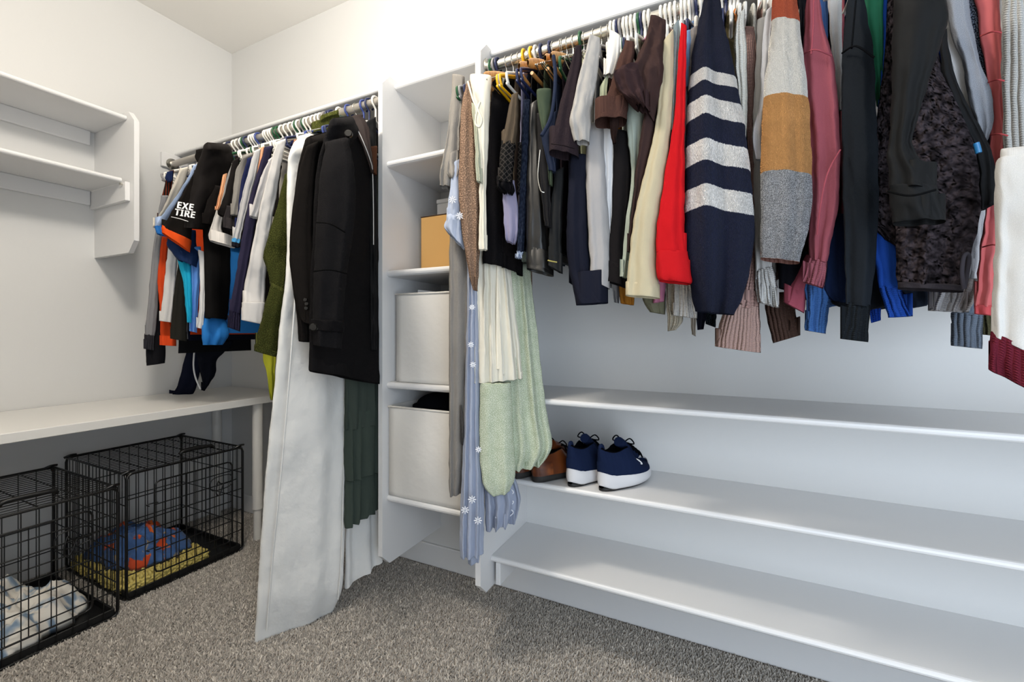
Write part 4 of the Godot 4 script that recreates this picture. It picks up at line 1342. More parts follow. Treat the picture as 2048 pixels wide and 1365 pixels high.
	body(g, F("c4c2c0", "jersey"), 1.164, 1.414)
	g = thing("shirt", "peach shirt with only its shoulder showing by the navy sleeve", "shirt", Vector3(1.149, 1.639, 0.59))
	cloth(g, "shoulder", F("dc9f7c", "jersey"), [[1.153, 1.728, 0.597, 1.162, 1.737, 0.583, 0.013], [1.144, 1.691, 0.598, 1.154, 1.698, 0.582, 0.016], [1.127, 1.639, 0.598, 1.137, 1.642, 0.582, 0.016]])
	body(g, F("dc9f7c", "jersey"), 1.143, 1.689)
	g = thing("sweater", "dark purple-navy long-sleeved sweater left of the white shirt", "sweater", Vector3(1.203, 1.063, 0.66))
	cloth(g, "sleeve", F("2e2b40", "jersey"), [[1.291, 1.672, 0.671, 1.306, 1.684, 0.649, 0.023], [1.254, 1.595, 0.672, 1.27, 1.603, 0.648, 0.025], [1.215, 1.515, 0.672, 1.231, 1.519, 0.648, 0.024], [1.194, 1.448, 0.674, 1.211, 1.444, 0.646, 0.028], [1.17, 1.364, 0.674, 1.188, 1.367, 0.645, 0.029], [1.138, 1.244, 0.674, 1.155, 1.246, 0.646, 0.028], [1.108, 1.136, 0.675, 1.126, 1.126, 0.645, 0.029]], {"w": 0.004})
	cloth(g, "cuff", F("2a273a", "rib"), [[1.106, 1.138, 0.675, 1.125, 1.126, 0.645, 0.031], [1.098, 1.079, 0.676, 1.118, 1.063, 0.644, 0.032]])
	body(g, F("2e2b40", "jersey"), 1.203, 1.113)
	g = thing("shirt", "light gray short-sleeved shirt beside the white long sleeve", "shirt", Vector3(1.273, 1.45, 0.67))
	cloth(g, "sleeve", F("bcb9b8", "woven"), [[1.323, 1.623, 0.678, 1.334, 1.644, 0.662, 0.017], [1.298, 1.584, 0.683, 1.315, 1.596, 0.657, 0.026], [1.264, 1.514, 0.683, 1.281, 1.524, 0.657, 0.026], [1.23, 1.454, 0.683, 1.247, 1.45, 0.657, 0.026]], {"w": 0.005})
	body(g, F("bcb9b8", "woven"), 1.267, 1.5)
	g = thing("shirt", "white long-sleeved dress shirt with wide buttoned cuff", "shirt", Vector3(1.283, 1.087, 0.665))
	cloth(g, "sleeve", F("c4c1be", "woven"), [[1.359, 1.673, 0.677, 1.377, 1.691, 0.653, 0.026], [1.335, 1.613, 0.678, 1.353, 1.626, 0.652, 0.027], [1.302, 1.517, 0.682, 1.325, 1.53, 0.648, 0.035], [1.27, 1.421, 0.683, 1.295, 1.426, 0.647, 0.037], [1.244, 1.316, 0.687, 1.274, 1.33, 0.643, 0.045], [1.221, 1.238, 0.689, 1.254, 1.242, 0.64, 0.05], [1.209, 1.16, 0.692, 1.245, 1.161, 0.637, 0.055]], {"w": 0.006})
	cloth(g, "cuff", F("c6c3c0", "woven"), [[1.224, 1.159, 0.703, 1.261, 1.16, 0.646, 0.057], [1.22, 1.102, 0.702, 1.256, 1.087, 0.647, 0.056]])
	body(g, F("c4c1be", "woven"), 1.288, 1.137)
	g = thing("jacket", "olive green fleece jacket with shaggy pile and bent sleeve", "jacket", Vector3(1.327, 0.977, 0.65))
	cloth(g, "sleeve", F("4b4f26", "boucle"), [[1.372, 1.579, 0.654, 1.378, 1.587, 0.646, 0.009], [1.346, 1.475, 0.663, 1.366, 1.479, 0.637, 0.028], [1.323, 1.401, 0.671, 1.354, 1.407, 0.628, 0.045], [1.308, 1.348, 0.677, 1.346, 1.358, 0.623, 0.057], [1.3, 1.31, 0.679, 1.341, 1.316, 0.621, 0.06], [1.313, 1.26, 0.672, 1.344, 1.259, 0.628, 0.045], [1.316, 1.211, 0.665, 1.338, 1.187, 0.635, 0.031]], {"w": 0.006})
	cloth(g, "forearm", F("4b4f26", "boucle"), [[1.346, 1.212, 0.686, 1.369, 1.191, 0.654, 0.033], [1.33, 1.167, 0.689, 1.357, 1.148, 0.651, 0.04], [1.308, 1.098, 0.693, 1.339, 1.085, 0.647, 0.047], [1.282, 1.019, 0.697, 1.319, 0.989, 0.642, 0.057]], {"w": 0.006})
	cloth(g, "hem", F("474b24", "boucle"), [[1.284, 1.02, 0.701, 1.324, 0.991, 0.643, 0.059], [1.283, 1, 0.7, 1.32, 0.977, 0.645, 0.057]], {"lip": 0.015})
	cloth(g, "collar", F("565a2c", "boucle"), [[1.325, 1.843, 0.475, 1.368, 1.88, 0.425, 0.056], [1.298, 1.819, 0.488, 1.364, 1.871, 0.411, 0.06], [1.296, 1.796, 0.49, 1.366, 1.83, 0.409, 0.06]], {"w": 0.006})
	body(g, F("4b4f26", "boucle"), 1.327, 1.027)
	g = thing("top", "yellow-green hanging garment below the olive fleece jacket", "top", Vector3(1.233, 0.82, 0.605))
	cloth(g, "panel", F("a6a62e", "satin"), [[1.214, 1.015, 0.622, 1.238, 1.011, 0.588, 0.03], [1.213, 0.971, 0.622, 1.236, 0.97, 0.588, 0.03], [1.225, 0.909, 0.615, 1.24, 0.904, 0.595, 0.021], [1.235, 0.82, 0.609, 1.241, 0.82, 0.601, 0.008]], {"f": 1.5, "fa": 0.006})
	body(g, F("a6a62e", "satin"), 1.233, 0.87)
	g = thing("garment_bag", "long white cotton garment bag reaching down to the carpet", "garment bag", Vector3(1.379, 0.003, 0.55))
	cloth(g, "front", M.muslin, [[1.377, 1.721, 0.6, 1.26, 1.835, 0.42, 0.03], [1.407, 1.656, 0.66, 1.351, 1.8, 0.38, 0.04], [1.39, 1.577, 0.66, 1.397, 1.653, 0.42, 0.05], [1.39, 1.364, 0.66, 1.397, 1.408, 0.42, 0.05], [1.393, 1.231, 0.67, 1.4, 1.257, 0.42, 0.05], [1.373, 1.068, 0.675, 1.4, 1.069, 0.42, 0.05], [1.358, 0.905, 0.68, 1.4, 0.858, 0.42, 0.05], [1.335, 0.755, 0.68, 1.405, 0.694, 0.425, 0.05], [1.302, 0.567, 0.675, 1.408, 0.461, 0.43, 0.05], [1.269, 0.324, 0.67, 1.4, 0.245, 0.43, 0.05], [1.253, 0.167, 0.67, 1.392, 0.108, 0.43, 0.05], [1.234, 0.003, 0.668, 1.347, 0.005, 0.434, 0.05]], {"n": 64, "f": 1.7, "fa": 0.006, "fp": 0.3, "w": 0.008, "ws": 4.0, "sub": 8, "lip": 0.01})
	cloth(g, "rear", M.muslin, [[1.378, 0.992, 0.4, 1.419, 1.008, 0.27, 0.03], [1.375, 0.609, 0.4, 1.419, 0.623, 0.27, 0.03], [1.373, 0.302, 0.4, 1.422, 0.339, 0.27, 0.03], [1.367, 0.078, 0.4, 1.438, 0.136, 0.27, 0.03]], {"n": 40, "f": 2.0, "fa": 0.012, "w": 0.005, "lip": 0.01})
	seam(g, M.muslin, [[1.475, 1.366, 0.69], [1.475, 1.225, 0.69], [1.46, 1.005, 0.695], [1.425, 0.766, 0.69], [1.382, 0.501, 0.685], [1.341, 0.309, 0.675], [1.305, 0.061, 0.67]], 0.003, "seam")
	seam(g, M.muslin, [[1.43, 0.83, 0.455], [1.427, 0.629, 0.455], [1.425, 0.446, 0.458], [1.42, 0.244, 0.46], [1.408, 0.079, 0.465]], 0.002, "seam")
	g = thing("suit_jacket", "black pinstripe suit jacket left of the wool coat", "jacket", Vector3(1.442, 1.022, 0.61))
	cloth(g, "front", M.pinstripe, [[1.546, 1.634, 0.7, 1.417, 1.751, 0.52, 0.05], [1.51, 1.561, 0.7, 1.417, 1.636, 0.52, 0.05], [1.479, 1.426, 0.7, 1.417, 1.476, 0.52, 0.05], [1.467, 1.287, 0.7, 1.417, 1.317, 0.52, 0.05], [1.479, 1.193, 0.7, 1.417, 1.21, 0.52, 0.05], [1.506, 1.099, 0.7, 1.417, 1.104, 0.52, 0.05], [1.508, 1.034, 0.7, 1.417, 1.022, 0.52, 0.05]], {"unit": true, "w": 0.003})
	cloth(g, "sleeve", M.pinstripe, [[1.536, 1.616, 0.703, 1.558, 1.637, 0.677, 0.028], [1.509, 1.543, 0.708, 1.538, 1.558, 0.672, 0.039], [1.49, 1.422, 0.712, 1.524, 1.428, 0.668, 0.048], [1.485, 1.314, 0.713, 1.522, 1.319, 0.666, 0.05], [1.494, 1.206, 0.712, 1.529, 1.201, 0.668, 0.048], [1.511, 1.114, 0.707, 1.539, 1.099, 0.672, 0.038], [1.526, 1.091, 0.703, 1.548, 1.08, 0.676, 0.03]], {"unit": true})
	body(g, M.pinstripe, 1.36, 1.2)
	button(g, Vector3(1.575, 1.156, 0.735), 0.006)
	button(g, Vector3(1.581, 1.144, 0.735), 0.006)
	button(g, Vector3(1.579, 1.131, 0.735), 0.006)
	g = thing("coat", "black wool peacoat with buckled cuff strap, in front of the garment bag", "coat", Vector3(1.537, 0.867, 0.54))
	cloth(g, "front", F("181718", "wool"), [[1.619, 1.624, 0.7, 1.468, 1.834, 0.38, 0.05], [1.594, 1.562, 0.7, 1.5, 1.706, 0.38, 0.05], [1.581, 1.459, 0.7, 1.505, 1.555, 0.38, 0.05], [1.57, 1.34, 0.7, 1.508, 1.405, 0.38, 0.05], [1.564, 1.219, 0.7, 1.51, 1.256, 0.38, 0.05], [1.559, 1.083, 0.7, 1.51, 1.087, 0.38, 0.05], [1.555, 0.962, 0.7, 1.513, 0.897, 0.38, 0.05], [1.559, 0.944, 0.7, 1.513, 0.867, 0.38, 0.05]], {"n": 48, "f": 1.6, "fa": 0.008, "w": 0.003})
	cloth(g, "sleeve", F("1c1b1c", "wool"), [[1.647, 1.587, 0.727, 1.692, 1.612, 0.677, 0.057], [1.638, 1.513, 0.736, 1.699, 1.54, 0.668, 0.075], [1.633, 1.427, 0.74, 1.702, 1.445, 0.664, 0.075], [1.623, 1.342, 0.74, 1.69, 1.35, 0.664, 0.075], [1.612, 1.242, 0.736, 1.671, 1.239, 0.668, 0.075], [1.605, 1.155, 0.734, 1.66, 1.146, 0.67, 0.072], [1.602, 1.082, 0.733, 1.657, 1.074, 0.671, 0.071], [1.603, 1.024, 0.732, 1.654, 1.011, 0.672, 0.067]], {"n": 36, "w": 0.004, "fa": 0.005})
	cloth(g, "cuff_strap", F("161516", "wool"), [[1.605, 1.097, 0.741, 1.664, 1.092, 0.673, 0.076], [1.605, 1.068, 0.74, 1.662, 1.061, 0.674, 0.075]], {"lip": 0.005})
	cloth(g, "collar", F("1d1c1d", "wool"), [[1.675, 1.656, 0.72, 1.573, 1.755, 0.56, 0.05], [1.655, 1.634, 0.72, 1.595, 1.721, 0.56, 0.05], [1.642, 1.614, 0.72, 1.586, 1.7, 0.56, 0.05], [1.667, 1.592, 0.72, 1.545, 1.688, 0.56, 0.05]], {"lip": 0.01})
	cloth(g, "lapel", F("2a2322", "satin"), [[1.529, 1.789, 0.519, 1.557, 1.802, 0.491, 0.03], [1.547, 1.747, 0.522, 1.581, 1.764, 0.488, 0.03], [1.573, 1.696, 0.516, 1.596, 1.701, 0.494, 0.027], [1.595, 1.643, 0.511, 1.608, 1.642, 0.499, 0.015], [1.608, 1.6, 0.508, 1.615, 1.597, 0.502, 0.008]], {"lip": 0.01})
	body(g, F("181718", "wool"), 1.42, 1)
	seam(g, F("c9c7c4", "satin"), [[1.61, 1.732, 0.6], [1.624, 1.707, 0.58], [1.634, 1.665, 0.56], [1.629, 1.627, 0.53], [1.609, 1.602, 0.5], [1.584, 1.486, 0.47], [1.575, 1.367, 0.46]], 0.0016, "piping")
	button(g, Vector3(1.758, 1.604, 0.745), 0.011)
	button(g, Vector3(1.688, 1.074, 0.8), 0.011)
	seam(g, F("0c0c0c", "wool"), [[1.681, 1.361, 0.785], [1.733, 1.351, 0.785], [1.74, 1.337, 0.74]], 0.002, "seam")
	seam(g, F("0c0c0c", "wool"), [[1.67, 1.228, 0.785], [1.739, 1.227, 0.79], [1.747, 1.222, 0.74]], 0.002, "seam")
	g = thing("jacket", "black quilted jacket with brown leather collar tucked against the tower", "jacket", Vector3(1.54, 0.996, 0.425))
	cloth(g, "front", F("151516", "satin"), [[1.519, 1.809, 0.436, 1.542, 1.832, 0.414, 0.028], [1.525, 1.718, 0.435, 1.546, 1.722, 0.415, 0.025], [1.529, 1.537, 0.435, 1.549, 1.54, 0.415, 0.023], [1.531, 1.357, 0.434, 1.549, 1.359, 0.416, 0.022], [1.533, 1.177, 0.433, 1.55, 1.177, 0.417, 0.02], [1.534, 0.997, 0.433, 1.55, 0.996, 0.417, 0.019]], {"w": 0.008, "ws": 16.0})
	cloth(g, "collar", F("4a2c1d", "satin"), [[1.542, 1.71, 0.45, 1.563, 1.717, 0.43, 0.025], [1.542, 1.665, 0.45, 1.563, 1.66, 0.43, 0.025], [1.551, 1.629, 0.447, 1.565, 1.622, 0.433, 0.017]], {"lip": 0.01})
	g = thing("skirt", "dark green tiered ruffle skirt below the wool coat", "skirt", Vector3(1.466, 0.342, 0.4))
	cloth(g, "tier", F("3a423d", "woven"), [[1.453, 0.924, 0.47, 1.476, 0.924, 0.33, 0.05], [1.453, 0.816, 0.47, 1.478, 0.807, 0.33, 0.05], [1.453, 0.708, 0.47, 1.476, 0.71, 0.33, 0.05]], {"n": 44, "f": 4.0, "fa": 0.010, "lip": 0.02})
	cloth(g, "tier", F("3c453f", "woven"), [[1.448, 0.76, 0.465, 1.471, 0.767, 0.325, 0.06], [1.445, 0.651, 0.465, 1.471, 0.641, 0.325, 0.06], [1.448, 0.521, 0.465, 1.468, 0.524, 0.325, 0.06]], {"n": 44, "f": 5.0, "fa": 0.012, "lip": 0.02})
	cloth(g, "tier", F("3e4741", "woven"), [[1.437, 0.575, 0.455, 1.461, 0.579, 0.315, 0.055], [1.435, 0.447, 0.455, 1.459, 0.431, 0.315, 0.055], [1.432, 0.342, 0.455, 1.461, 0.383, 0.315, 0.055]], {"n": 44, "f": 5.0, "fa": 0.013, "lip": 0.02})
	cloth(g, "yoke", F("3a423d", "woven"), [[1.40, 1.86, 0.45, 1.42, 1.86, 0.22, 0.02], [1.39, 1.4, 0.46, 1.43, 1.4, 0.22, 0.03], [1.38, 0.93, 0.46, 1.45, 0.93, 0.25, 0.04]])
	g = thing("vest", "small dark navy zip vest dangling onto the bench top", "vest", Vector3(0.154, 0.697, 0.325))
	cloth(g, "panel", F("161928", "jersey"), [[0.269, 1.12, 0.357, 0.304, 1.122, 0.293, 0.04], [0.232, 0.994, 0.358, 0.267, 0.992, 0.292, 0.04], [0.187, 0.891, 0.358, 0.222, 0.874, 0.291, 0.04], [0.138, 0.791, 0.356, 0.17, 0.748, 0.293, 0.04], [0.078, 0.734, 0.352, 0.105, 0.708, 0.297, 0.04], [0.027, 0.709, 0.344, 0.046, 0.697, 0.306, 0.036]], {"fa": 0.004})
	cloth(g, "hood", F("14161f", "jersey"), [[0.308, 1.02, 0.354, 0.382, 0.997, 0.224, 0.05], [0.276, 0.969, 0.342, 0.335, 0.955, 0.237, 0.05], [0.256, 0.904, 0.324, 0.294, 0.908, 0.255, 0.05], [0.265, 0.852, 0.319, 0.298, 0.849, 0.26, 0.05], [0.262, 0.799, 0.306, 0.279, 0.8, 0.274, 0.031], [0.231, 0.758, 0.297, 0.238, 0.751, 0.283, 0.013]], {"fa": 0.006})
	body(g, F("161928", "jersey"), 0.429, 1.02)
	seam(g, F("d2d2d4", "satin"), [[0.303, 0.97, 0.365], [0.294, 0.895, 0.365], [0.311, 0.833, 0.365], [0.345, 0.775, 0.36]], 0.004, "zip")


func garments_middle() -> void:
	var g: Node3D
	g = thing("cardigan", "long gray taupe knit cardigan hanging in front of the tower", "cardigan", Vector3(1.929, 0.544, 0.457))
	cloth(g, "front", F("8a8680", "wool"), [[1.916, 1.855, 0.467, 1.945, 1.854, 0.448, 0.029], [1.909, 1.713, 0.471, 1.95, 1.716, 0.444, 0.041], [1.907, 1.508, 0.472, 1.953, 1.511, 0.443, 0.047], [1.904, 1.351, 0.474, 1.955, 1.337, 0.441, 0.05], [1.903, 1.225, 0.475, 1.955, 1.21, 0.44, 0.05], [1.902, 1.005, 0.474, 1.953, 0.997, 0.441, 0.05], [1.901, 0.769, 0.472, 1.945, 0.767, 0.443, 0.045], [1.9, 0.627, 0.471, 1.942, 0.625, 0.444, 0.043], [1.9, 0.544, 0.468, 1.933, 0.554, 0.447, 0.033]], {"n": 36, "fa": 0.006, "w": 0.003})
	cloth(g, "sleeve", F("98938b", "wool"), [[1.944, 1.828, 0.517, 1.973, 1.824, 0.498, 0.029], [1.938, 1.755, 0.518, 1.97, 1.742, 0.497, 0.033], [1.929, 1.674, 0.518, 1.961, 1.676, 0.497, 0.033], [1.918, 1.607, 0.521, 1.958, 1.609, 0.494, 0.041], [1.905, 1.555, 0.524, 1.953, 1.561, 0.491, 0.049], [1.9, 1.508, 0.52, 1.935, 1.501, 0.495, 0.036]], {"fa": 0.006, "w": 0.005})
	cloth(g, "rolled_cuff", F("a09a91", "wool"), [[1.936, 1.591, 0.526, 1.962, 1.611, 0.509, 0.027], [1.93, 1.542, 0.527, 1.959, 1.533, 0.507, 0.03], [1.937, 1.523, 0.522, 1.951, 1.518, 0.513, 0.014]], {"fa": 0.008, "w": 0.008})
	cloth(g, "slit", F("4c4a48", "wool"), [[1.952, 0.835, 0.488, 1.957, 0.835, 0.484, 0.005], [1.955, 0.777, 0.489, 1.964, 0.774, 0.483, 0.009], [1.956, 0.719, 0.488, 1.962, 0.716, 0.484, 0.006]], {"lip": 0.005})
	body(g, F("8a8680", "wool"), 1.99, 0.75)
	g = thing("dress", "lavender blue embroidered dress with its hem nearest the carpet", "dress", Vector3(1.984, 0.343, 0.467))
	cloth(g, "skirt", F("98a0b2", "woven"), [[1.964, 1.36, 0.479, 2.001, 1.353, 0.456, 0.036], [1.972, 1.222, 0.477, 2.002, 1.222, 0.458, 0.03], [1.968, 1.007, 0.479, 2.005, 1.006, 0.456, 0.036], [1.962, 0.776, 0.481, 2.007, 0.775, 0.454, 0.044], [1.956, 0.608, 0.485, 2.013, 0.606, 0.45, 0.057], [1.951, 0.469, 0.487, 2.014, 0.482, 0.448, 0.06], [1.95, 0.395, 0.487, 2.012, 0.412, 0.448, 0.06], [1.952, 0.374, 0.485, 2.011, 0.383, 0.449, 0.059]], {"n": 56, "f": 3.2, "fa": 0.010, "fp": 0.5})
	cloth(g, "lower_hem", F("98a0b2", "woven"), [[1.953, 0.448, 0.472, 2, 0.461, 0.443, 0.04], [1.962, 0.387, 0.469, 1.999, 0.391, 0.446, 0.037], [1.967, 0.343, 0.466, 1.995, 0.351, 0.449, 0.028]], {"f": 1.6, "fa": 0.005})
	cloth(g, "flare", F("949cae", "woven"), [[1.979, 0.847, 0.429, 2.027, 0.846, 0.401, 0.047], [1.995, 0.692, 0.433, 2.061, 0.699, 0.397, 0.05], [2.009, 0.563, 0.439, 2.1, 0.588, 0.391, 0.05], [2.013, 0.51, 0.44, 2.111, 0.535, 0.39, 0.05], [2.014, 0.449, 0.436, 2.094, 0.473, 0.394, 0.05]], {"n": 56, "f": 3.6, "fa": 0.016, "fp": 0.5})
	cloth(g, "sleeve", F("a0a9bb", "woven"), [[1.949, 1.564, 0.521, 1.966, 1.577, 0.509, 0.018], [1.943, 1.516, 0.523, 1.968, 1.527, 0.507, 0.025], [1.937, 1.45, 0.528, 1.977, 1.46, 0.502, 0.041], [1.932, 1.391, 0.53, 1.978, 1.4, 0.5, 0.047]], {"fa": 0.005})
	cloth(g, "sleeve_ruffle", F("a0a9bb", "woven"), [[1.934, 1.395, 0.534, 1.98, 1.405, 0.504, 0.047], [1.928, 1.373, 0.536, 1.979, 1.348, 0.502, 0.052], [1.945, 1.352, 0.531, 1.982, 1.308, 0.507, 0.038]], {"f": 4.0, "fa": 0.008, "fp": 0.2})
	body(g, F("98a0b2", "woven"), 2.009, 0.6, 0.45, 0.385)
	flower(g, Vector3(1.965, 1.449, 0.548), 0.012)
	flower(g, Vector3(1.991, 1.399, 0.548), 0.012)
	flower(g, Vector3(2.018, 1.134, 0.525), 0.009)
	flower(g, Vector3(2.014, 1.024, 0.525), 0.009)
	flower(g, Vector3(2.021, 0.966, 0.525), 0.009)
	flower(g, Vector3(2.015, 0.569, 0.52), 0.012)
	flower(g, Vector3(2.035, 0.511, 0.52), 0.012)
	flower(g, Vector3(1.994, 0.536, 0.525), 0.012)
	flower(g, Vector3(2.04, 0.72, 0.525), 0.009)
	seam(g, F("e6e8ee", "jersey"), [[2.049, 0.557, 0.425], [2.066, 0.546, 0.425], [2.049, 0.529, 0.425], [2.066, 0.518, 0.425], [2.049, 0.501, 0.425], [2.066, 0.49, 0.425], [2.049, 0.473, 0.425]], 0.002, "embroidery")
	seam(g, F("e6e8ee", "jersey"), [[2.082, 0.582, 0.415], [2.099, 0.569, 0.415], [2.082, 0.551, 0.415], [2.099, 0.539, 0.415], [2.082, 0.52, 0.415], [2.099, 0.508, 0.415], [2.082, 0.49, 0.415]], 0.002, "embroidery")
	seam(g, F("e6e8ee", "jersey"), [[2.014, 0.539, 0.435], [2.024, 0.528, 0.435], [2.014, 0.514, 0.435], [2.024, 0.503, 0.435], [2.014, 0.489, 0.435], [2.024, 0.479, 0.435]], 0.002, "embroidery")
	g = thing("cardigan", "tan brown boucle cardigan ending in a pointed hem", "cardigan", Vector3(2.006, 1.182, 0.517))
	cloth(g, "front", F("ab8d77", "boucle"), [[1.991, 1.78, 0.523, 2.01, 1.804, 0.512, 0.019], [1.982, 1.703, 0.529, 2.018, 1.69, 0.506, 0.036], [1.977, 1.555, 0.532, 2.025, 1.557, 0.503, 0.048], [1.979, 1.451, 0.534, 2.034, 1.453, 0.5, 0.055], [1.991, 1.333, 0.531, 2.034, 1.334, 0.504, 0.044], [2.006, 1.237, 0.525, 2.032, 1.237, 0.51, 0.026], [2.02, 1.185, 0.521, 2.03, 1.182, 0.514, 0.01]], {"n": 40, "fa": 0.006, "w": 0.004})
	body(g, F("ab8d77", "boucle"), 2.027, 1.12)
	g = thing("dress", "cream white sleeveless dress with pleated hem over the green skirt", "dress", Vector3(2.061, 0.905, 0.535))
	cloth(g, "bodice", F("e0d9c8", "woven"), [[2.027, 1.783, 0.551, 2.081, 1.78, 0.519, 0.04], [2.035, 1.726, 0.547, 2.077, 1.725, 0.523, 0.04], [2.047, 1.582, 0.543, 2.074, 1.583, 0.527, 0.027], [2.052, 1.44, 0.54, 2.068, 1.44, 0.53, 0.016], [2.05, 1.297, 0.541, 2.072, 1.297, 0.529, 0.022]], {"fa": 0.004})
	cloth(g, "skirt", F("d6d2c4", "woven"), [[1.995, 1.331, 0.452, 2.077, 1.332, 0.408, 0.06], [1.995, 1.246, 0.455, 2.087, 1.236, 0.405, 0.06], [1.992, 1.13, 0.459, 2.099, 1.127, 0.401, 0.06], [1.99, 1.006, 0.463, 2.113, 1.006, 0.397, 0.06], [1.99, 0.905, 0.465, 2.122, 0.92, 0.395, 0.06]], {"n": 72, "f": 5.0, "fa": 0.010, "fp": 0.2, "lip": 0.02})
	body(g, F("e0d9c8", "woven"), 2.064, 0.95, 0.45, 0.31)
	seam(g, F("e6e0cd", "jersey"), [[2.038, 1.761, 0.58], [2.058, 1.703, 0.585], [2.078, 1.665, 0.59], [2.089, 1.638, 0.59], [2.081, 1.621, 0.59], [2.069, 1.633, 0.59], [2.072, 1.659, 0.59], [2.08, 1.691, 0.585]], 0.003, "strap")
	g = thing("cardigan", "pale sage cropped knit strip beside the tan cardigan", "cardigan", Vector3(2.054, 1.484, 0.552))
	cloth(g, "front", F("bdbfa8", "wool"), [[2.034, 1.711, 0.556, 2.046, 1.701, 0.549, 0.012], [2.043, 1.632, 0.556, 2.054, 1.632, 0.549, 0.011], [2.047, 1.563, 0.556, 2.06, 1.564, 0.549, 0.013], [2.05, 1.49, 0.557, 2.065, 1.484, 0.548, 0.014]])
	body(g, F("bdbfa8", "wool"), 2.046, 1.5)
	g = thing("dress", "pale green floral midi dress with pleats, hem over the brown shoes", "dress", Vector3(2.083, 0.568, 0.383))
	cloth(g, "skirt", M.floral, [[1.995, 1.259, 0.415, 2.126, 1.251, 0.349, 0.07], [1.993, 1.1, 0.42, 2.144, 1.1, 0.345, 0.07], [1.99, 0.942, 0.425, 2.16, 0.942, 0.34, 0.07], [1.988, 0.8, 0.429, 2.178, 0.8, 0.336, 0.07], [1.993, 0.691, 0.431, 2.194, 0.703, 0.334, 0.07], [2.01, 0.627, 0.419, 2.159, 0.643, 0.346, 0.07]], {"n": 90, "f": 5.0, "fa": 0.013, "fp": 0.25, "lip": 0.02, "sub": 8})
	cloth(g, "hem_drape", M.floral, [[2.011, 0.906, 0.467, 2.094, 0.906, 0.422, 0.06], [2.01, 0.779, 0.469, 2.1, 0.778, 0.421, 0.06], [2.013, 0.673, 0.47, 2.107, 0.679, 0.42, 0.06], [2.025, 0.597, 0.467, 2.108, 0.619, 0.423, 0.06], [2.049, 0.568, 0.457, 2.096, 0.582, 0.433, 0.045]], {"n": 50, "f": 1.6, "fa": 0.006, "lip": 0.02})
	body(g, M.floral, 2.102, 1, 0.36, 0.3)
	g = thing("skirt", "black wool skirt hanging right of the cream dress", "skirt", Vector3(2.055, 1.233, 0.455))
	cloth(g, "front", F("131214", "wool"), [[2.05, 1.808, 0.462, 2.077, 1.824, 0.448, 0.026], [2.045, 1.717, 0.465, 2.082, 1.718, 0.445, 0.036], [2.038, 1.612, 0.466, 2.081, 1.613, 0.444, 0.041], [2.029, 1.462, 0.469, 2.08, 1.462, 0.441, 0.049], [2.023, 1.311, 0.47, 2.079, 1.311, 0.44, 0.054], [2.022, 1.268, 0.471, 2.082, 1.256, 0.439, 0.058]], {"fa": 0.005})
	cloth(g, "rear", F("100f11", "wool"), [[2.065, 1.465, 0.439, 2.119, 1.465, 0.411, 0.052], [2.068, 1.312, 0.439, 2.123, 1.297, 0.411, 0.052], [2.072, 1.257, 0.439, 2.129, 1.233, 0.411, 0.054]], {"fa": 0.006})
	body(g, F("131214", "wool"), 2.083, 1.3)
	g = thing("top", "black mesh top with bronze satin yoke, above the lavender blouse", "top", Vector3(2.156, 1.443, 0.545))
	cloth(g, "yoke", F("4a4034", "satin"), [[2.157, 1.703, 0.549, 2.174, 1.71, 0.541, 0.016], [2.14, 1.623, 0.553, 2.172, 1.623, 0.537, 0.03], [2.13, 1.574, 0.554, 2.164, 1.574, 0.536, 0.033]])
	cloth(g, "sleeve", M.mesh, [[2.129, 1.577, 0.554, 2.164, 1.577, 0.536, 0.034], [2.124, 1.523, 0.554, 2.16, 1.52, 0.536, 0.034], [2.119, 1.475, 0.554, 2.154, 1.471, 0.536, 0.033]], {"w": 0.004})
	cloth(g, "frill", F("141315", "wool"), [[2.116, 1.481, 0.55, 2.154, 1.476, 0.53, 0.037], [2.117, 1.464, 0.55, 2.157, 1.456, 0.53, 0.038], [2.131, 1.447, 0.546, 2.153, 1.443, 0.534, 0.021]], {"f": 5.0, "fa": 0.008, "fp": 0.1, "rag": 0.004})
	cloth(g, "sleeve", M.mesh, [[2.158, 1.589, 0.507, 2.179, 1.589, 0.498, 0.019], [2.155, 1.519, 0.508, 2.178, 1.512, 0.497, 0.022], [2.157, 1.451, 0.508, 2.179, 1.448, 0.497, 0.02]])
	body(g, F("4a4034", "satin"), 2.12, 1.42)
	g = thing("blouse", "lavender blouse hanging under the black mesh top", "blouse", Vector3(2.14, 1.31, 0.512))
	cloth(g, "front", F("85829a", "woven"), [[2.114, 1.479, 0.521, 2.147, 1.479, 0.504, 0.031], [2.12, 1.407, 0.522, 2.158, 1.404, 0.503, 0.036], [2.123, 1.339, 0.521, 2.157, 1.339, 0.504, 0.032], [2.126, 1.32, 0.518, 2.149, 1.31, 0.507, 0.022]], {"fa": 0.006})
	body(g, F("85829a", "woven"), 2.139, 1.35)
	g = thing("jeans", "blue denim jeans with frayed hem, between lavender and black garments", "jeans", Vector3(2.173, 1.268, 0.505))
	cloth(g, "leg", F("262d3c", "denim"), [[2.175, 1.704, 0.509, 2.194, 1.704, 0.501, 0.018], [2.169, 1.572, 0.51, 2.189, 1.572, 0.5, 0.019], [2.163, 1.433, 0.51, 2.183, 1.433, 0.5, 0.019], [2.156, 1.289, 0.509, 2.174, 1.285, 0.501, 0.017]])
	cloth(g, "frayed_hem", F("a9b5c6", "denim"), [[2.155, 1.29, 0.509, 2.174, 1.286, 0.501, 0.018], [2.153, 1.271, 0.509, 2.172, 1.268, 0.501, 0.018]], {"rag": 0.006, "lip": 0.01})
	body(g, F("262d3c", "denim"), 2.158, 1.3)
	g = thing("trousers", "black faux leather trousers with a wide open hem", "trousers", Vector3(2.211, 1.216, 0.5))
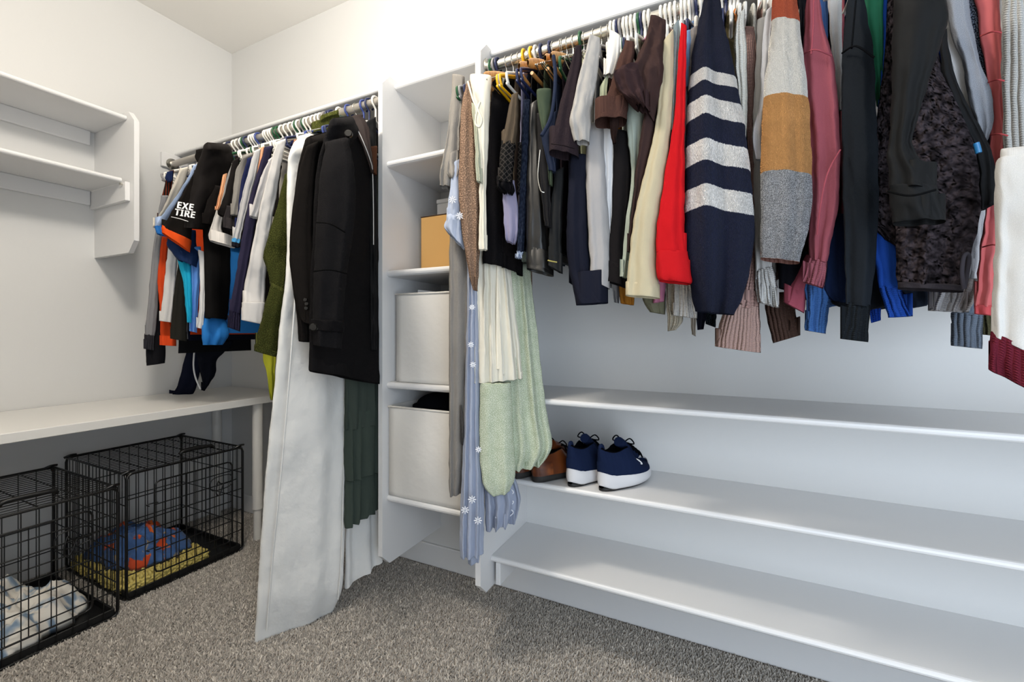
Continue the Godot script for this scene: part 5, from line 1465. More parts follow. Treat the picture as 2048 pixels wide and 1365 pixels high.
	cloth(g, "leg", M.pleather, [[2.194, 1.688, 0.505, 2.216, 1.701, 0.495, 0.02], [2.189, 1.57, 0.507, 2.22, 1.569, 0.493, 0.028], [2.186, 1.43, 0.511, 2.236, 1.429, 0.489, 0.046], [2.186, 1.29, 0.513, 2.247, 1.289, 0.487, 0.056], [2.188, 1.238, 0.514, 2.257, 1.216, 0.486, 0.063]], {"w": 0.005, "lip": 0.06})
	body(g, M.pleather, 2.176, 1.3)
	g = thing("jacket", "black zipped jacket with shiny zip edge, above the faux leather trousers", "jacket", Vector3(2.257, 1.337, 0.54))
	cloth(g, "front", F("191819", "satin"), [[2.232, 1.634, 0.546, 2.26, 1.633, 0.534, 0.025], [2.237, 1.506, 0.546, 2.265, 1.506, 0.534, 0.026], [2.246, 1.412, 0.544, 2.268, 1.412, 0.536, 0.02], [2.253, 1.343, 0.543, 2.269, 1.337, 0.537, 0.015]], {"w": 0.004})
	body(g, F("191819", "satin"), 2.195, 1.4)
	seam(g, M.chrome, [[2.264, 1.521, 0.6], [2.258, 1.459, 0.6], [2.265, 1.42, 0.6], [2.273, 1.414, 0.595]], 0.0016, "zip")
	g = thing("shirt", "sage green overshirt strip behind the navy tank top", "shirt", Vector3(2.267, 1.442, 0.553))
	cloth(g, "front", F("414b3c", "woven"), [[2.238, 1.685, 0.56, 2.274, 1.687, 0.545, 0.032], [2.242, 1.639, 0.559, 2.273, 1.631, 0.546, 0.028], [2.258, 1.562, 0.556, 2.275, 1.558, 0.549, 0.016], [2.267, 1.485, 0.554, 2.277, 1.482, 0.551, 0.009], [2.27, 1.446, 0.554, 2.279, 1.442, 0.551, 0.008]])
	body(g, F("414b3c", "woven"), 2.214, 1.5)
	g = thing("leggings", "black leggings with yellow stitching at the ankle", "leggings", Vector3(2.275, 1.217, 0.523))
	cloth(g, "leg", F("1e1f20", "satin"), [[2.276, 1.48, 0.527, 2.299, 1.492, 0.518, 0.02], [2.264, 1.388, 0.528, 2.293, 1.387, 0.517, 0.026], [2.259, 1.281, 0.529, 2.291, 1.281, 0.516, 0.029], [2.258, 1.239, 0.529, 2.295, 1.217, 0.516, 0.034]], {"lip": 0.05})
	body(g, F("1e1f20", "satin"), 2.232, 1.3)
	seam(g, F("a59a5a", "jersey"), [[2.285, 1.241, 0.6], [2.295, 1.238, 0.6], [2.306, 1.236, 0.592]], 0.0018, "stitching")
	g = thing("tank_top", "navy tank top with deep armhole on a wooden hanger", "top", Vector3(2.269, 1.475, 0.558))
	cloth(g, "front", F("272e40", "jersey"), [[2.278, 1.618, 0.56, 2.29, 1.63, 0.555, 0.011], [2.262, 1.59, 0.563, 2.289, 1.593, 0.552, 0.024], [2.252, 1.571, 0.564, 2.285, 1.562, 0.551, 0.031], [2.262, 1.529, 0.562, 2.284, 1.522, 0.553, 0.02], [2.271, 1.482, 0.561, 2.289, 1.475, 0.554, 0.016]])
	body(g, F("272e40", "jersey"), 2.251, 1.4)
	seam(g, F("272e40", "jersey"), [[2.281, 1.782, 0.55], [2.29, 1.724, 0.56], [2.29, 1.655, 0.57], [2.283, 1.601, 0.58], [2.268, 1.556, 0.6]], 0.005, "strap")
	g = thing("shirt", "faded black t-shirt with short sleeve, left of the light gray t-shirt", "shirt", Vector3(2.336, 1.496, 0.578))
	cloth(g, "sleeve", F("2d2529", "wool"), [[2.349, 1.762, 0.58, 2.365, 1.765, 0.575, 0.015], [2.335, 1.711, 0.582, 2.363, 1.708, 0.573, 0.025], [2.314, 1.64, 0.585, 2.357, 1.634, 0.57, 0.039], [2.296, 1.568, 0.587, 2.353, 1.562, 0.568, 0.051], [2.284, 1.515, 0.59, 2.353, 1.496, 0.565, 0.063]], {"n": 40, "w": 0.004, "lip": 0.06})
	body(g, F("2d2529", "wool"), 2.27, 1.35)
	seam(g, F("1c1719", "jersey"), [[2.311, 1.51, 0.645], [2.341, 1.499, 0.65], [2.365, 1.494, 0.63]], 0.0012, "seam")
	g = thing("dress", "dark navy knee-length dress with open hem, over the shelf edge", "dress", Vector3(2.346, 1.131, 0.545))
	cloth(g, "front", F("1a1c27", "jersey"), [[2.327, 1.502, 0.552, 2.37, 1.497, 0.538, 0.039], [2.319, 1.375, 0.553, 2.367, 1.373, 0.537, 0.043], [2.319, 1.272, 0.553, 2.372, 1.271, 0.537, 0.047], [2.327, 1.208, 0.553, 2.38, 1.192, 0.537, 0.047], [2.344, 1.131, 0.556, 2.421, 1.135, 0.534, 0.068]], {"n": 40, "w": 0.004, "lip": 0.08})
	body(g, F("1a1c27", "jersey"), 2.291, 1.2)
	g = thing("shirt", "light gray heather t-shirt with flared open sleeve", "shirt", Vector3(2.37, 1.169, 0.588))
	cloth(g, "sleeve", F("b4b1ac", "heather"), [[2.388, 1.774, 0.591, 2.413, 1.764, 0.584, 0.022], [2.376, 1.731, 0.592, 2.41, 1.725, 0.583, 0.03], [2.361, 1.674, 0.594, 2.402, 1.662, 0.581, 0.037], [2.349, 1.624, 0.594, 2.392, 1.612, 0.581, 0.039], [2.34, 1.576, 0.595, 2.389, 1.56, 0.58, 0.044], [2.351, 1.529, 0.593, 2.388, 1.522, 0.582, 0.033]], {"n": 40, "w": 0.007, "lip": 0.05})
	cloth(g, "front", F("adabaa", "heather"), [[2.368, 1.571, 0.551, 2.411, 1.567, 0.539, 0.038], [2.369, 1.457, 0.552, 2.416, 1.454, 0.539, 0.042], [2.374, 1.331, 0.552, 2.425, 1.328, 0.538, 0.045], [2.379, 1.243, 0.552, 2.428, 1.239, 0.539, 0.044], [2.38, 1.19, 0.551, 2.426, 1.169, 0.539, 0.04]], {"w": 0.004})
	body(g, F("b4b1ac", "heather"), 2.309, 1.25)
	g = thing("shirt", "white cotton t-shirt with cream shoulder, between gray and brown shirts", "shirt", Vector3(2.441, 1.301, 0.575))
	cloth(g, "sleeve", F("e8e2d8", "jersey"), [[2.435, 1.778, 0.578, 2.459, 1.76, 0.572, 0.021], [2.427, 1.725, 0.578, 2.455, 1.721, 0.572, 0.025], [2.421, 1.679, 0.578, 2.444, 1.678, 0.572, 0.02]])
	cloth(g, "front", F("d5d6d8", "jersey"), [[2.407, 1.58, 0.539, 2.437, 1.577, 0.531, 0.026], [2.411, 1.48, 0.538, 2.434, 1.478, 0.532, 0.021], [2.412, 1.392, 0.537, 2.432, 1.391, 0.533, 0.018], [2.417, 1.315, 0.537, 2.432, 1.301, 0.533, 0.013]])
	body(g, F("e8e2d8", "jersey"), 2.347, 1.35)
	g = thing("shirt", "pale green shirt strip beside the gray t-shirt", "shirt", Vector3(2.415, 1.58, 0.568))
	cloth(g, "front", F("c7cbaa", "jersey"), [[2.409, 1.652, 0.57, 2.429, 1.686, 0.565, 0.017], [2.407, 1.61, 0.57, 2.423, 1.62, 0.565, 0.014], [2.407, 1.58, 0.569, 2.416, 1.585, 0.566, 0.007]])
	body(g, F("c7cbaa", "jersey"), 2.328, 1.5)
	g = thing("dress", "long black jersey dress ending beside the gray t-shirt", "dress", Vector3(2.444, 1.169, 0.535))
	cloth(g, "front", F("1b191a", "jersey"), [[2.434, 1.55, 0.54, 2.478, 1.532, 0.53, 0.039], [2.434, 1.389, 0.539, 2.473, 1.386, 0.531, 0.035], [2.425, 1.291, 0.539, 2.464, 1.289, 0.531, 0.034], [2.419, 1.189, 0.541, 2.472, 1.169, 0.529, 0.046]], {"lip": 0.05})
	body(g, F("1b191a", "jersey"), 2.384, 1.25)
	g = thing("shirt", "small brown corduroy shirt with ragged sleeve end", "shirt", Vector3(2.463, 1.501, 0.595))
	cloth(g, "sleeve", F("4a342e", "wool"), [[2.475, 1.733, 0.597, 2.496, 1.723, 0.593, 0.018], [2.459, 1.693, 0.598, 2.492, 1.683, 0.592, 0.029], [2.443, 1.643, 0.599, 2.483, 1.633, 0.591, 0.035], [2.427, 1.599, 0.601, 2.48, 1.584, 0.589, 0.046], [2.406, 1.555, 0.604, 2.477, 1.55, 0.587, 0.06]], {"n": 40, "w": 0.006, "lip": 0.05})
	cloth(g, "loose_end", F("2a1e1b", "wool"), [[2.44, 1.564, 0.602, 2.461, 1.556, 0.598, 0.018], [2.441, 1.532, 0.602, 2.457, 1.521, 0.598, 0.014], [2.446, 1.501, 0.601, 2.455, 1.502, 0.599, 0.008]])
	body(g, F("4a342e", "wool"), 2.402, 1.4)
	g = thing("shirt", "sage gray-green t-shirt under the dark brown shirts", "shirt", Vector3(2.491, 1.189, 0.56))
	cloth(g, "front", F("a5afa4", "jersey"), [[2.468, 1.599, 0.564, 2.513, 1.58, 0.556, 0.039], [2.475, 1.52, 0.563, 2.506, 1.516, 0.557, 0.027], [2.482, 1.436, 0.562, 2.5, 1.434, 0.558, 0.016], [2.469, 1.318, 0.562, 2.49, 1.317, 0.558, 0.019], [2.456, 1.196, 0.562, 2.479, 1.189, 0.558, 0.02]], {"fa": 0.006, "w": 0.005})
	body(g, F("a5afa4", "jersey"), 2.439, 1.25)
	g = thing("shirt", "large dark brown t-shirt with bunched sleeve and long tail", "shirt", Vector3(2.526, 1.246, 0.603))
	cloth(g, "sleeve", F("3a2b29", "jersey"), [[2.531, 1.759, 0.605, 2.565, 1.743, 0.6, 0.03], [2.519, 1.714, 0.606, 2.564, 1.699, 0.599, 0.039], [2.506, 1.68, 0.607, 2.563, 1.661, 0.598, 0.049], [2.493, 1.658, 0.608, 2.559, 1.618, 0.597, 0.057], [2.49, 1.625, 0.607, 2.55, 1.576, 0.598, 0.051], [2.508, 1.588, 0.605, 2.54, 1.532, 0.6, 0.027]], {"n": 44, "w": 0.011, "ws": 12.0, "fa": 0.006})
	cloth(g, "cuff", F("38292a", "jersey"), [[2.491, 1.653, 0.635, 2.516, 1.653, 0.63, 0.022], [2.459, 1.639, 0.639, 2.52, 1.627, 0.626, 0.053], [2.466, 1.61, 0.638, 2.524, 1.595, 0.627, 0.051], [2.483, 1.584, 0.637, 2.531, 1.566, 0.628, 0.041], [2.507, 1.563, 0.635, 2.536, 1.541, 0.63, 0.025]], {"n": 40, "w": 0.011, "ws": 14.0, "f": 3.0, "fa": 0.006})
	cloth(g, "tail", F("352827", "jersey"), [[2.519, 1.562, 0.594, 2.543, 1.541, 0.591, 0.02], [2.501, 1.457, 0.594, 2.525, 1.443, 0.591, 0.02], [2.495, 1.383, 0.594, 2.512, 1.382, 0.591, 0.015], [2.485, 1.31, 0.594, 2.503, 1.308, 0.591, 0.016], [2.479, 1.249, 0.594, 2.492, 1.246, 0.591, 0.011]])
	body(g, F("3a2b29", "jersey"), 2.458, 1.3)
	g = thing("polo_shirt", "long beige polo shirt left of the red sweater", "shirt", Vector3(2.54, 1.138, 0.603))
	cloth(g, "sleeve", F("b3a98e", "jersey"), [[2.56, 1.698, 0.604, 2.581, 1.722, 0.601, 0.018], [2.555, 1.632, 0.604, 2.581, 1.627, 0.601, 0.022], [2.547, 1.546, 0.604, 2.577, 1.541, 0.601, 0.026], [2.533, 1.47, 0.605, 2.571, 1.465, 0.6, 0.033], [2.516, 1.405, 0.606, 2.564, 1.4, 0.599, 0.042], [2.499, 1.328, 0.607, 2.553, 1.324, 0.598, 0.047], [2.488, 1.25, 0.607, 2.545, 1.246, 0.598, 0.049], [2.482, 1.181, 0.608, 2.548, 1.177, 0.597, 0.057], [2.479, 1.146, 0.609, 2.551, 1.138, 0.597, 0.06]], {"n": 44, "f": 1.6, "fa": 0.004, "w": 0.003, "lip": 0.03})
	body(g, F("b3a98e", "jersey"), 2.514, 1.2)
	g = thing("sweater", "gray-teal knit sweater strip squeezed beside the red sweater", "sweater", Vector3(2.581, 1.506, 0.598))
	cloth(g, "sleeve", F("7f8a8c", "wool"), [[2.581, 1.734, 0.598, 2.593, 1.747, 0.597, 0.01], [2.577, 1.674, 0.598, 2.592, 1.671, 0.597, 0.013], [2.574, 1.575, 0.598, 2.587, 1.573, 0.597, 0.011], [2.571, 1.508, 0.598, 2.582, 1.506, 0.597, 0.009]])
	body(g, F("7f8a8c", "wool"), 2.551, 1.3)
	g = thing("sweater", "bright red sweatshirt with folded cuff", "sweater", Vector3(2.588, 1.166, 0.61))
	cloth(g, "sleeve", F("b2171d", "jersey"), [[2.597, 1.728, 0.61, 2.609, 1.717, 0.61, 0.01], [2.591, 1.652, 0.611, 2.608, 1.648, 0.609, 0.015], [2.585, 1.545, 0.611, 2.606, 1.541, 0.609, 0.018], [2.573, 1.46, 0.612, 2.604, 1.456, 0.609, 0.027], [2.559, 1.375, 0.612, 2.604, 1.369, 0.608, 0.038], [2.549, 1.299, 0.613, 2.604, 1.294, 0.607, 0.047], [2.546, 1.237, 0.613, 2.608, 1.233, 0.607, 0.053]], {"n": 40, "w": 0.003})
	cloth(g, "cuff", F("b0191e", "jersey"), [[2.546, 1.238, 0.614, 2.609, 1.234, 0.608, 0.054], [2.547, 1.188, 0.615, 2.618, 1.177, 0.607, 0.061], [2.552, 1.175, 0.614, 2.615, 1.166, 0.608, 0.054]], {"n": 40, "lip": 0.05})
	body(g, F("b2171d", "jersey"), 2.569, 1.2)
	g = thing("shirt", "light blue shirt strip between red and striped sweaters", "shirt", Vector3(2.608, 1.617, 0.555))
	cloth(g, "sleeve", F("6d88ad", "jersey"), [[2.6, 1.74, 0.556, 2.616, 1.74, 0.554, 0.013], [2.601, 1.68, 0.556, 2.616, 1.677, 0.554, 0.012], [2.603, 1.617, 0.555, 2.613, 1.621, 0.555, 0.009]])
	body(g, F("6d88ad", "jersey"), 2.606, 1.4)
	g = thing("shirt", "gray taupe shirt strip against the striped sweater", "shirt", Vector3(2.619, 1.616, 0.565))
	cloth(g, "sleeve", F("7d7876", "jersey"), [[2.614, 1.734, 0.565, 2.631, 1.738, 0.565, 0.014], [2.612, 1.672, 0.565, 2.627, 1.668, 0.565, 0.012], [2.61, 1.616, 0.565, 2.622, 1.619, 0.565, 0.011]])
	body(g, F("7d7876", "jersey"), 2.625, 1.4)
	g = thing("sweater", "gray cuff barely showing below the black jersey dress", "sweater", Vector3(2.416, 1.141, 0.425))
	cloth(g, "hem", F("8a8b8d", "heather"), [[2.407, 1.204, 0.427, 2.428, 1.204, 0.423, 0.018], [2.406, 1.17, 0.427, 2.425, 1.16, 0.423, 0.017], [2.41, 1.144, 0.426, 2.423, 1.141, 0.424, 0.011]], {"fa": 0.005, "lip": 0.03})
	body(g, F("8a8b8d", "heather"), 2.365, 1.2)
	g = thing("sweater", "mustard gold sweater hem below the black dress", "sweater", Vector3(2.447, 1.134, 0.435))
	cloth(g, "hem", F("9a6524", "wool"), [[2.424, 1.229, 0.44, 2.469, 1.221, 0.43, 0.04], [2.426, 1.182, 0.439, 2.467, 1.174, 0.431, 0.035], [2.429, 1.14, 0.438, 2.463, 1.134, 0.432, 0.03]], {"fa": 0.005, "lip": 0.03})
	body(g, F("9a6524", "wool"), 2.421, 1.2)
	g = thing("sweater", "olive knit hem in layered folds below the beige polo", "sweater", Vector3(2.516, 1.108, 0.435))
	cloth(g, "hem", F("76745f", "wool"), [[2.484, 1.199, 0.439, 2.543, 1.197, 0.431, 0.04], [2.488, 1.146, 0.439, 2.545, 1.139, 0.431, 0.04], [2.506, 1.115, 0.437, 2.543, 1.108, 0.433, 0.031]], {"fa": 0.005, "lip": 0.03})
	body(g, F("76745f", "wool"), 2.476, 1.2)
	g = thing("sweater", "dusty pink cuff between the beige polo and red cuff", "sweater", Vector3(2.533, 1.136, 0.465))
	cloth(g, "hem", F("b0708a", "jersey"), [[2.511, 1.22, 0.468, 2.549, 1.212, 0.462, 0.033], [2.518, 1.175, 0.467, 2.548, 1.174, 0.463, 0.025], [2.519, 1.136, 0.467, 2.545, 1.14, 0.463, 0.022]], {"fa": 0.005, "lip": 0.03})
	body(g, F("b0708a", "jersey"), 2.495, 1.2)
	g = thing("sweater", "beige fringed knit hem below the red cuff", "sweater", Vector3(2.569, 1.065, 0.445))
	cloth(g, "hem", F("b4ab98", "rib"), [[2.545, 1.221, 0.447, 2.576, 1.213, 0.443, 0.026], [2.547, 1.144, 0.447, 2.583, 1.137, 0.443, 0.03], [2.551, 1.093, 0.447, 2.587, 1.093, 0.443, 0.031], [2.552, 1.065, 0.446, 2.571, 1.068, 0.444, 0.016]], {"fa": 0.005, "lip": 0.03})
	body(g, F("b4ab98", "rib"), 2.532, 1.2)
	g = thing("sweater", "white ribbed knit hem below the red cuff", "sweater", Vector3(2.592, 1.096, 0.465))
	cloth(g, "hem", F("d6d3cd", "rib"), [[2.571, 1.217, 0.467, 2.614, 1.208, 0.463, 0.037], [2.568, 1.154, 0.467, 2.616, 1.147, 0.463, 0.04], [2.566, 1.104, 0.467, 2.621, 1.096, 0.463, 0.04]], {"fa": 0.005, "lip": 0.03})
	body(g, F("d6d3cd", "rib"), 2.588, 1.2)
	g = thing("strap", "taupe belt end hanging left of the striped sweater hem", "strap", Vector3(2.61, 1.052, 0.435))
	cloth(g, "band", F("8f867a", "woven"), [[2.601, 1.168, 0.436, 2.617, 1.165, 0.434, 0.014], [2.603, 1.105, 0.435, 2.617, 1.1, 0.435, 0.012], [2.607, 1.057, 0.435, 2.616, 1.052, 0.435, 0.008]], {"fa": 0.005, "lip": 0.03})
	g = thing("sweater", "near-black hem just below the striped sweater", "sweater", Vector3(2.628, 1.068, 0.425))
	cloth(g, "hem", F("15161f", "jersey"), [[2.609, 1.194, 0.426, 2.642, 1.192, 0.424, 0.027], [2.614, 1.131, 0.426, 2.642, 1.127, 0.424, 0.024], [2.62, 1.068, 0.425, 2.635, 1.07, 0.425, 0.013]], {"fa": 0.005, "lip": 0.03})
	body(g, F("15161f", "jersey"), 2.643, 1.2)
	g = thing("sweater", "dark teal tweed hem below the striped sweater", "sweater", Vector3(2.651, 1.074, 0.415))
	cloth(g, "hem", F("2f3a42", "marl"), [[2.637, 1.168, 0.415, 2.664, 1.167, 0.415, 0.023], [2.638, 1.118, 0.415, 2.663, 1.115, 0.415, 0.021], [2.639, 1.083, 0.415, 2.661, 1.074, 0.415, 0.018]], {"fa": 0.005, "lip": 0.03})
	body(g, F("2f3a42", "marl"), 2.662, 1.2)
	g = thing("sweater", "navy fuzzy sweater with four white stripes round the sleeve", "sweater", Vector3(2.664, 1.099, 0.58))
	cloth(g, "sleeve", M.striped, [[2.649, 1.851, 0.58, 2.667, 1.844, 0.58, 0.015], [2.64, 1.786, 0.58, 2.673, 1.776, 0.58, 0.028], [2.628, 1.724, 0.581, 2.681, 1.709, 0.579, 0.044], [2.618, 1.672, 0.581, 2.695, 1.647, 0.579, 0.065], [2.612, 1.619, 0.581, 2.704, 1.591, 0.579, 0.078], [2.607, 1.554, 0.581, 2.714, 1.529, 0.579, 0.091], [2.604, 1.466, 0.581, 2.725, 1.442, 0.579, 0.1], [2.602, 1.378, 0.581, 2.733, 1.354, 0.579, 0.1], [2.602, 1.289, 0.581, 2.737, 1.27, 0.579, 0.1], [2.606, 1.211, 0.581, 2.73, 1.198, 0.579, 0.1], [2.615, 1.155, 0.581, 2.717, 1.141, 0.579, 0.086], [2.623, 1.109, 0.581, 2.7, 1.099, 0.579, 0.065]], {"unit": true, "n": 64, "f": 1.6, "fa": 0.010, "w": 0.003, "lip": 0.05})
	body(g, F("1e2235", "wool"), 2.68, 1.12)


func garments_right() -> void:
	var g: Node3D
	g = thing("sweater", "olive brown wool sweater shoulder right of the striped sweater", "sweater", Vector3(2.702, 1.608, 0.46))
	cloth(g, "shoulder", F("4d4530", "wool"), [[2.684, 1.808, 0.46, 2.701, 1.812, 0.46, 0.014], [2.684, 1.758, 0.46, 2.708, 1.757, 0.46, 0.02], [2.693, 1.696, 0.46, 2.712, 1.691, 0.46, 0.016], [2.701, 1.611, 0.46, 2.714, 1.608, 0.46, 0.011]])
	body(g, F("4d4530", "wool"), 2.69, 1.2)
	g = thing("sweater", "orange top sliver behind the olive brown sweater", "sweater", Vector3(2.709, 1.704, 0.435))
	cloth(g, "shoulder", F("b5713f", "jersey"), [[2.702, 1.802, 0.435, 2.711, 1.801, 0.435, 0.008], [2.704, 1.755, 0.435, 2.715, 1.752, 0.435, 0.009], [2.706, 1.707, 0.435, 2.715, 1.704, 0.435, 0.007]])
	body(g, F("b5713f", "jersey"), 2.707, 1.3)
	g = thing("sweater", "dark flecked tweed sweater sliver left of the white cable knit", "sweater", Vector3(2.712, 1.663, 0.465))
	cloth(g, "shoulder", F("33342f", "marl"), [[2.705, 1.751, 0.465, 2.718, 1.752, 0.465, 0.011], [2.707, 1.714, 0.465, 2.718, 1.71, 0.465, 0.01], [2.71, 1.666, 0.465, 2.72, 1.663, 0.465, 0.009]])
	body(g, F("33342f", "marl"), 2.725, 1.3)
	g = thing("sweater", "white ribbed cable knit sweater partly behind the striped sweater", "sweater", Vector3(2.715, 1.46, 0.55))
	cloth(g, "sleeve", F("e0dfd6", "rib"), [[2.706, 1.747, 0.55, 2.72, 1.756, 0.55, 0.012], [2.7, 1.689, 0.55, 2.724, 1.682, 0.55, 0.02], [2.704, 1.612, 0.55, 2.726, 1.606, 0.55, 0.019], [2.71, 1.534, 0.55, 2.726, 1.53, 0.55, 0.014], [2.715, 1.468, 0.55, 2.722, 1.46, 0.55, 0.006]], {"w": 0.003})
	body(g, F("e0dfd6", "rib"), 2.744, 1.2)
	g = thing("cardigan", "dusty pink chunky knit cardigan with long ribbed cuff", "cardigan", Vector3(2.739, 1.017, 0.492))
	cloth(g, "sleeve", F("a5857d", "knit"), [[2.721, 1.753, 0.492, 2.741, 1.744, 0.493, 0.017], [2.721, 1.694, 0.492, 2.747, 1.686, 0.493, 0.022], [2.725, 1.59, 0.492, 2.743, 1.586, 0.493, 0.015], [2.729, 1.476, 0.492, 2.743, 1.473, 0.493, 0.012], [2.732, 1.362, 0.492, 2.745, 1.36, 0.493, 0.011], [2.729, 1.249, 0.492, 2.747, 1.247, 0.493, 0.015], [2.711, 1.182, 0.492, 2.75, 1.18, 0.493, 0.033], [2.685, 1.123, 0.491, 2.752, 1.112, 0.493, 0.057]], {"n": 40})
	cloth(g, "cuff", F("b2948a", "rib"), [[2.684, 1.128, 0.491, 2.752, 1.117, 0.493, 0.057], [2.67, 1.073, 0.491, 2.754, 1.065, 0.494, 0.06], [2.661, 1.03, 0.491, 2.755, 1.017, 0.493, 0.06]], {"n": 40})
	body(g, F("a5857d", "knit"), 2.763, 1.2)
	g = thing("cardigan", "pale gray speckled knit cardigan with rolled ribbed hem", "cardigan", Vector3(2.748, 1.115, 0.512))
	cloth(g, "sleeve", F("cfcecb", "heather"), [[2.746, 1.747, 0.512, 2.765, 1.749, 0.513, 0.016], [2.744, 1.665, 0.512, 2.761, 1.66, 0.513, 0.015], [2.74, 1.578, 0.512, 2.757, 1.573, 0.513, 0.015], [2.738, 1.495, 0.512, 2.757, 1.491, 0.513, 0.016], [2.74, 1.4, 0.512, 2.757, 1.397, 0.513, 0.015], [2.741, 1.289, 0.512, 2.761, 1.287, 0.513, 0.017], [2.743, 1.178, 0.511, 2.775, 1.185, 0.514, 0.027]], {"w": 0.004})
	cloth(g, "rolled_hem", F("cbcac6", "rib"), [[2.742, 1.195, 0.511, 2.778, 1.203, 0.514, 0.031], [2.743, 1.156, 0.511, 2.786, 1.154, 0.514, 0.036], [2.746, 1.13, 0.511, 2.789, 1.115, 0.514, 0.037]], {"f": 3.0, "fa": 0.01, "w": 0.006})
	body(g, F("cfcecb", "heather"), 2.781, 1.2)
	g = thing("hoodie", "light blue-gray hoodie edge left of the color block sweater", "hoodie", Vector3(2.755, 1.423, 0.565))
	cloth(g, "sleeve", F("c6c9cf", "heather"), [[2.759, 1.73, 0.564, 2.774, 1.736, 0.566, 0.013], [2.752, 1.655, 0.564, 2.768, 1.649, 0.566, 0.014], [2.749, 1.551, 0.565, 2.761, 1.547, 0.565, 0.011], [2.736, 1.48, 0.564, 2.758, 1.47, 0.566, 0.019], [2.741, 1.426, 0.564, 2.758, 1.423, 0.566, 0.014]], {"w": 0.005})
	body(g, F("c6c9cf", "heather"), 2.819, 1.25)
	g = thing("sweater", "color block sweater in rust, cream, caramel and gray", "sweater", Vector3(2.79, 1.198, 0.6))
	cloth(g, "sleeve", M.blocks, [[2.774, 1.804, 0.599, 2.803, 1.791, 0.601, 0.024], [2.768, 1.732, 0.598, 2.81, 1.714, 0.602, 0.037], [2.766, 1.674, 0.597, 2.815, 1.652, 0.603, 0.042], [2.758, 1.594, 0.597, 2.823, 1.573, 0.603, 0.056], [2.752, 1.523, 0.596, 2.829, 1.501, 0.604, 0.066], [2.749, 1.444, 0.596, 2.832, 1.425, 0.604, 0.071], [2.748, 1.371, 0.595, 2.834, 1.352, 0.604, 0.074], [2.748, 1.291, 0.596, 2.83, 1.275, 0.604, 0.07], [2.747, 1.212, 0.597, 2.813, 1.198, 0.603, 0.056]], {"unit": true, "n": 56, "w": 0.003, "lip": 0.03})
	body(g, F("b98552", "wool"), 2.856, 1.2)
	g = thing("sweater", "black sweater hem behind the gray band of the color block sweater", "sweater", Vector3(2.814, 1.149, 0.495))
	cloth(g, "hem", F("121217", "jersey"), [[2.788, 1.244, 0.492, 2.84, 1.233, 0.498, 0.045], [2.789, 1.189, 0.492, 2.839, 1.18, 0.498, 0.043], [2.789, 1.16, 0.493, 2.83, 1.149, 0.497, 0.034]])
	body(g, F("121217", "jersey"), 2.838, 1.2)
	g = thing("sweater", "dark brown ribbed cuff hanging loose below the gray cardigan", "sweater", Vector3(2.798, 1.037, 0.44))
	cloth(g, "cuff", F("4c3a33", "rib"), [[2.762, 1.15, 0.437, 2.82, 1.153, 0.443, 0.05], [2.769, 1.108, 0.437, 2.827, 1.11, 0.443, 0.05], [2.782, 1.037, 0.437, 2.835, 1.056, 0.443, 0.045]])
	body(g, F("4c3a33", "rib"), 2.8, 1.2)
	g = thing("sweatshirt", "mauve pink sweatshirt with raglan seams beside the color block sweater", "sweatshirt", Vector3(2.855, 1.149, 0.575))
	cloth(g, "sleeve", F("8c4b54", "jersey"), [[2.83, 1.767, 0.574, 2.846, 1.76, 0.576, 0.014], [2.826, 1.679, 0.573, 2.857, 1.666, 0.577, 0.027], [2.823, 1.623, 0.571, 2.87, 1.603, 0.579, 0.041], [2.824, 1.55, 0.571, 2.878, 1.533, 0.579, 0.047], [2.829, 1.459, 0.571, 2.882, 1.445, 0.579, 0.046], [2.834, 1.377, 0.571, 2.883, 1.367, 0.579, 0.042], [2.835, 1.307, 0.571, 2.879, 1.3, 0.579, 0.038], [2.833, 1.247, 0.572, 2.87, 1.243, 0.578, 0.032], [2.833, 1.207, 0.573, 2.863, 1.198, 0.577, 0.025]], {"n": 44, "w": 0.003, "fa": 0.006})
	cloth(g, "cuff", F("965660", "rib"), [[2.833, 1.21, 0.573, 2.864, 1.2, 0.577, 0.026], [2.823, 1.164, 0.572, 2.857, 1.149, 0.578, 0.029]], {"f": 3.0, "fa": 0.006})
	body(g, F("8c4b54", "jersey"), 2.913, 1.15)
	seam(g, F("8d4650", "jersey"), [[2.835, 1.697, 0.615], [2.834, 1.64, 0.615], [2.831, 1.595, 0.615]], 0.0016, "seam")
	seam(g, F("8d4650", "jersey"), [[2.821, 1.617, 0.58], [2.836, 1.598, 0.622], [2.863, 1.583, 0.615]], 0.0016, "seam")
	seam(g, F("8d4650", "jersey"), [[2.876, 1.403, 0.615], [2.851, 1.351, 0.645], [2.841, 1.289, 0.64], [2.839, 1.246, 0.625]], 0.0016, "seam")
	g = thing("sweatshirt", "darker wine pink cuff tucked behind the mauve sweatshirt", "sweatshirt", Vector3(2.827, 1.103, 0.51))
	cloth(g, "cuff", F("8b4552", "jersey"), [[2.837, 1.227, 0.508, 2.861, 1.214, 0.512, 0.021], [2.814, 1.175, 0.508, 2.84, 1.16, 0.512, 0.023], [2.797, 1.128, 0.508, 2.834, 1.103, 0.512, 0.031]])
	body(g, F("8b4552", "jersey"), 2.875, 1.15)
	g = thing("sweater", "black jumper sliver between color block and mauve sleeves", "sweater", Vector3(2.828, 1.494, 0.53))
	cloth(g, "sleeve", F("14161c", "jersey"), [[2.819, 1.783, 0.529, 2.836, 1.775, 0.531, 0.015], [2.824, 1.696, 0.53, 2.831, 1.694, 0.53, 0.006], [2.824, 1.602, 0.529, 2.832, 1.599, 0.531, 0.007], [2.829, 1.496, 0.53, 2.836, 1.494, 0.53, 0.006]])
	body(g, F("14161c", "jersey"), 2.894, 1.2)
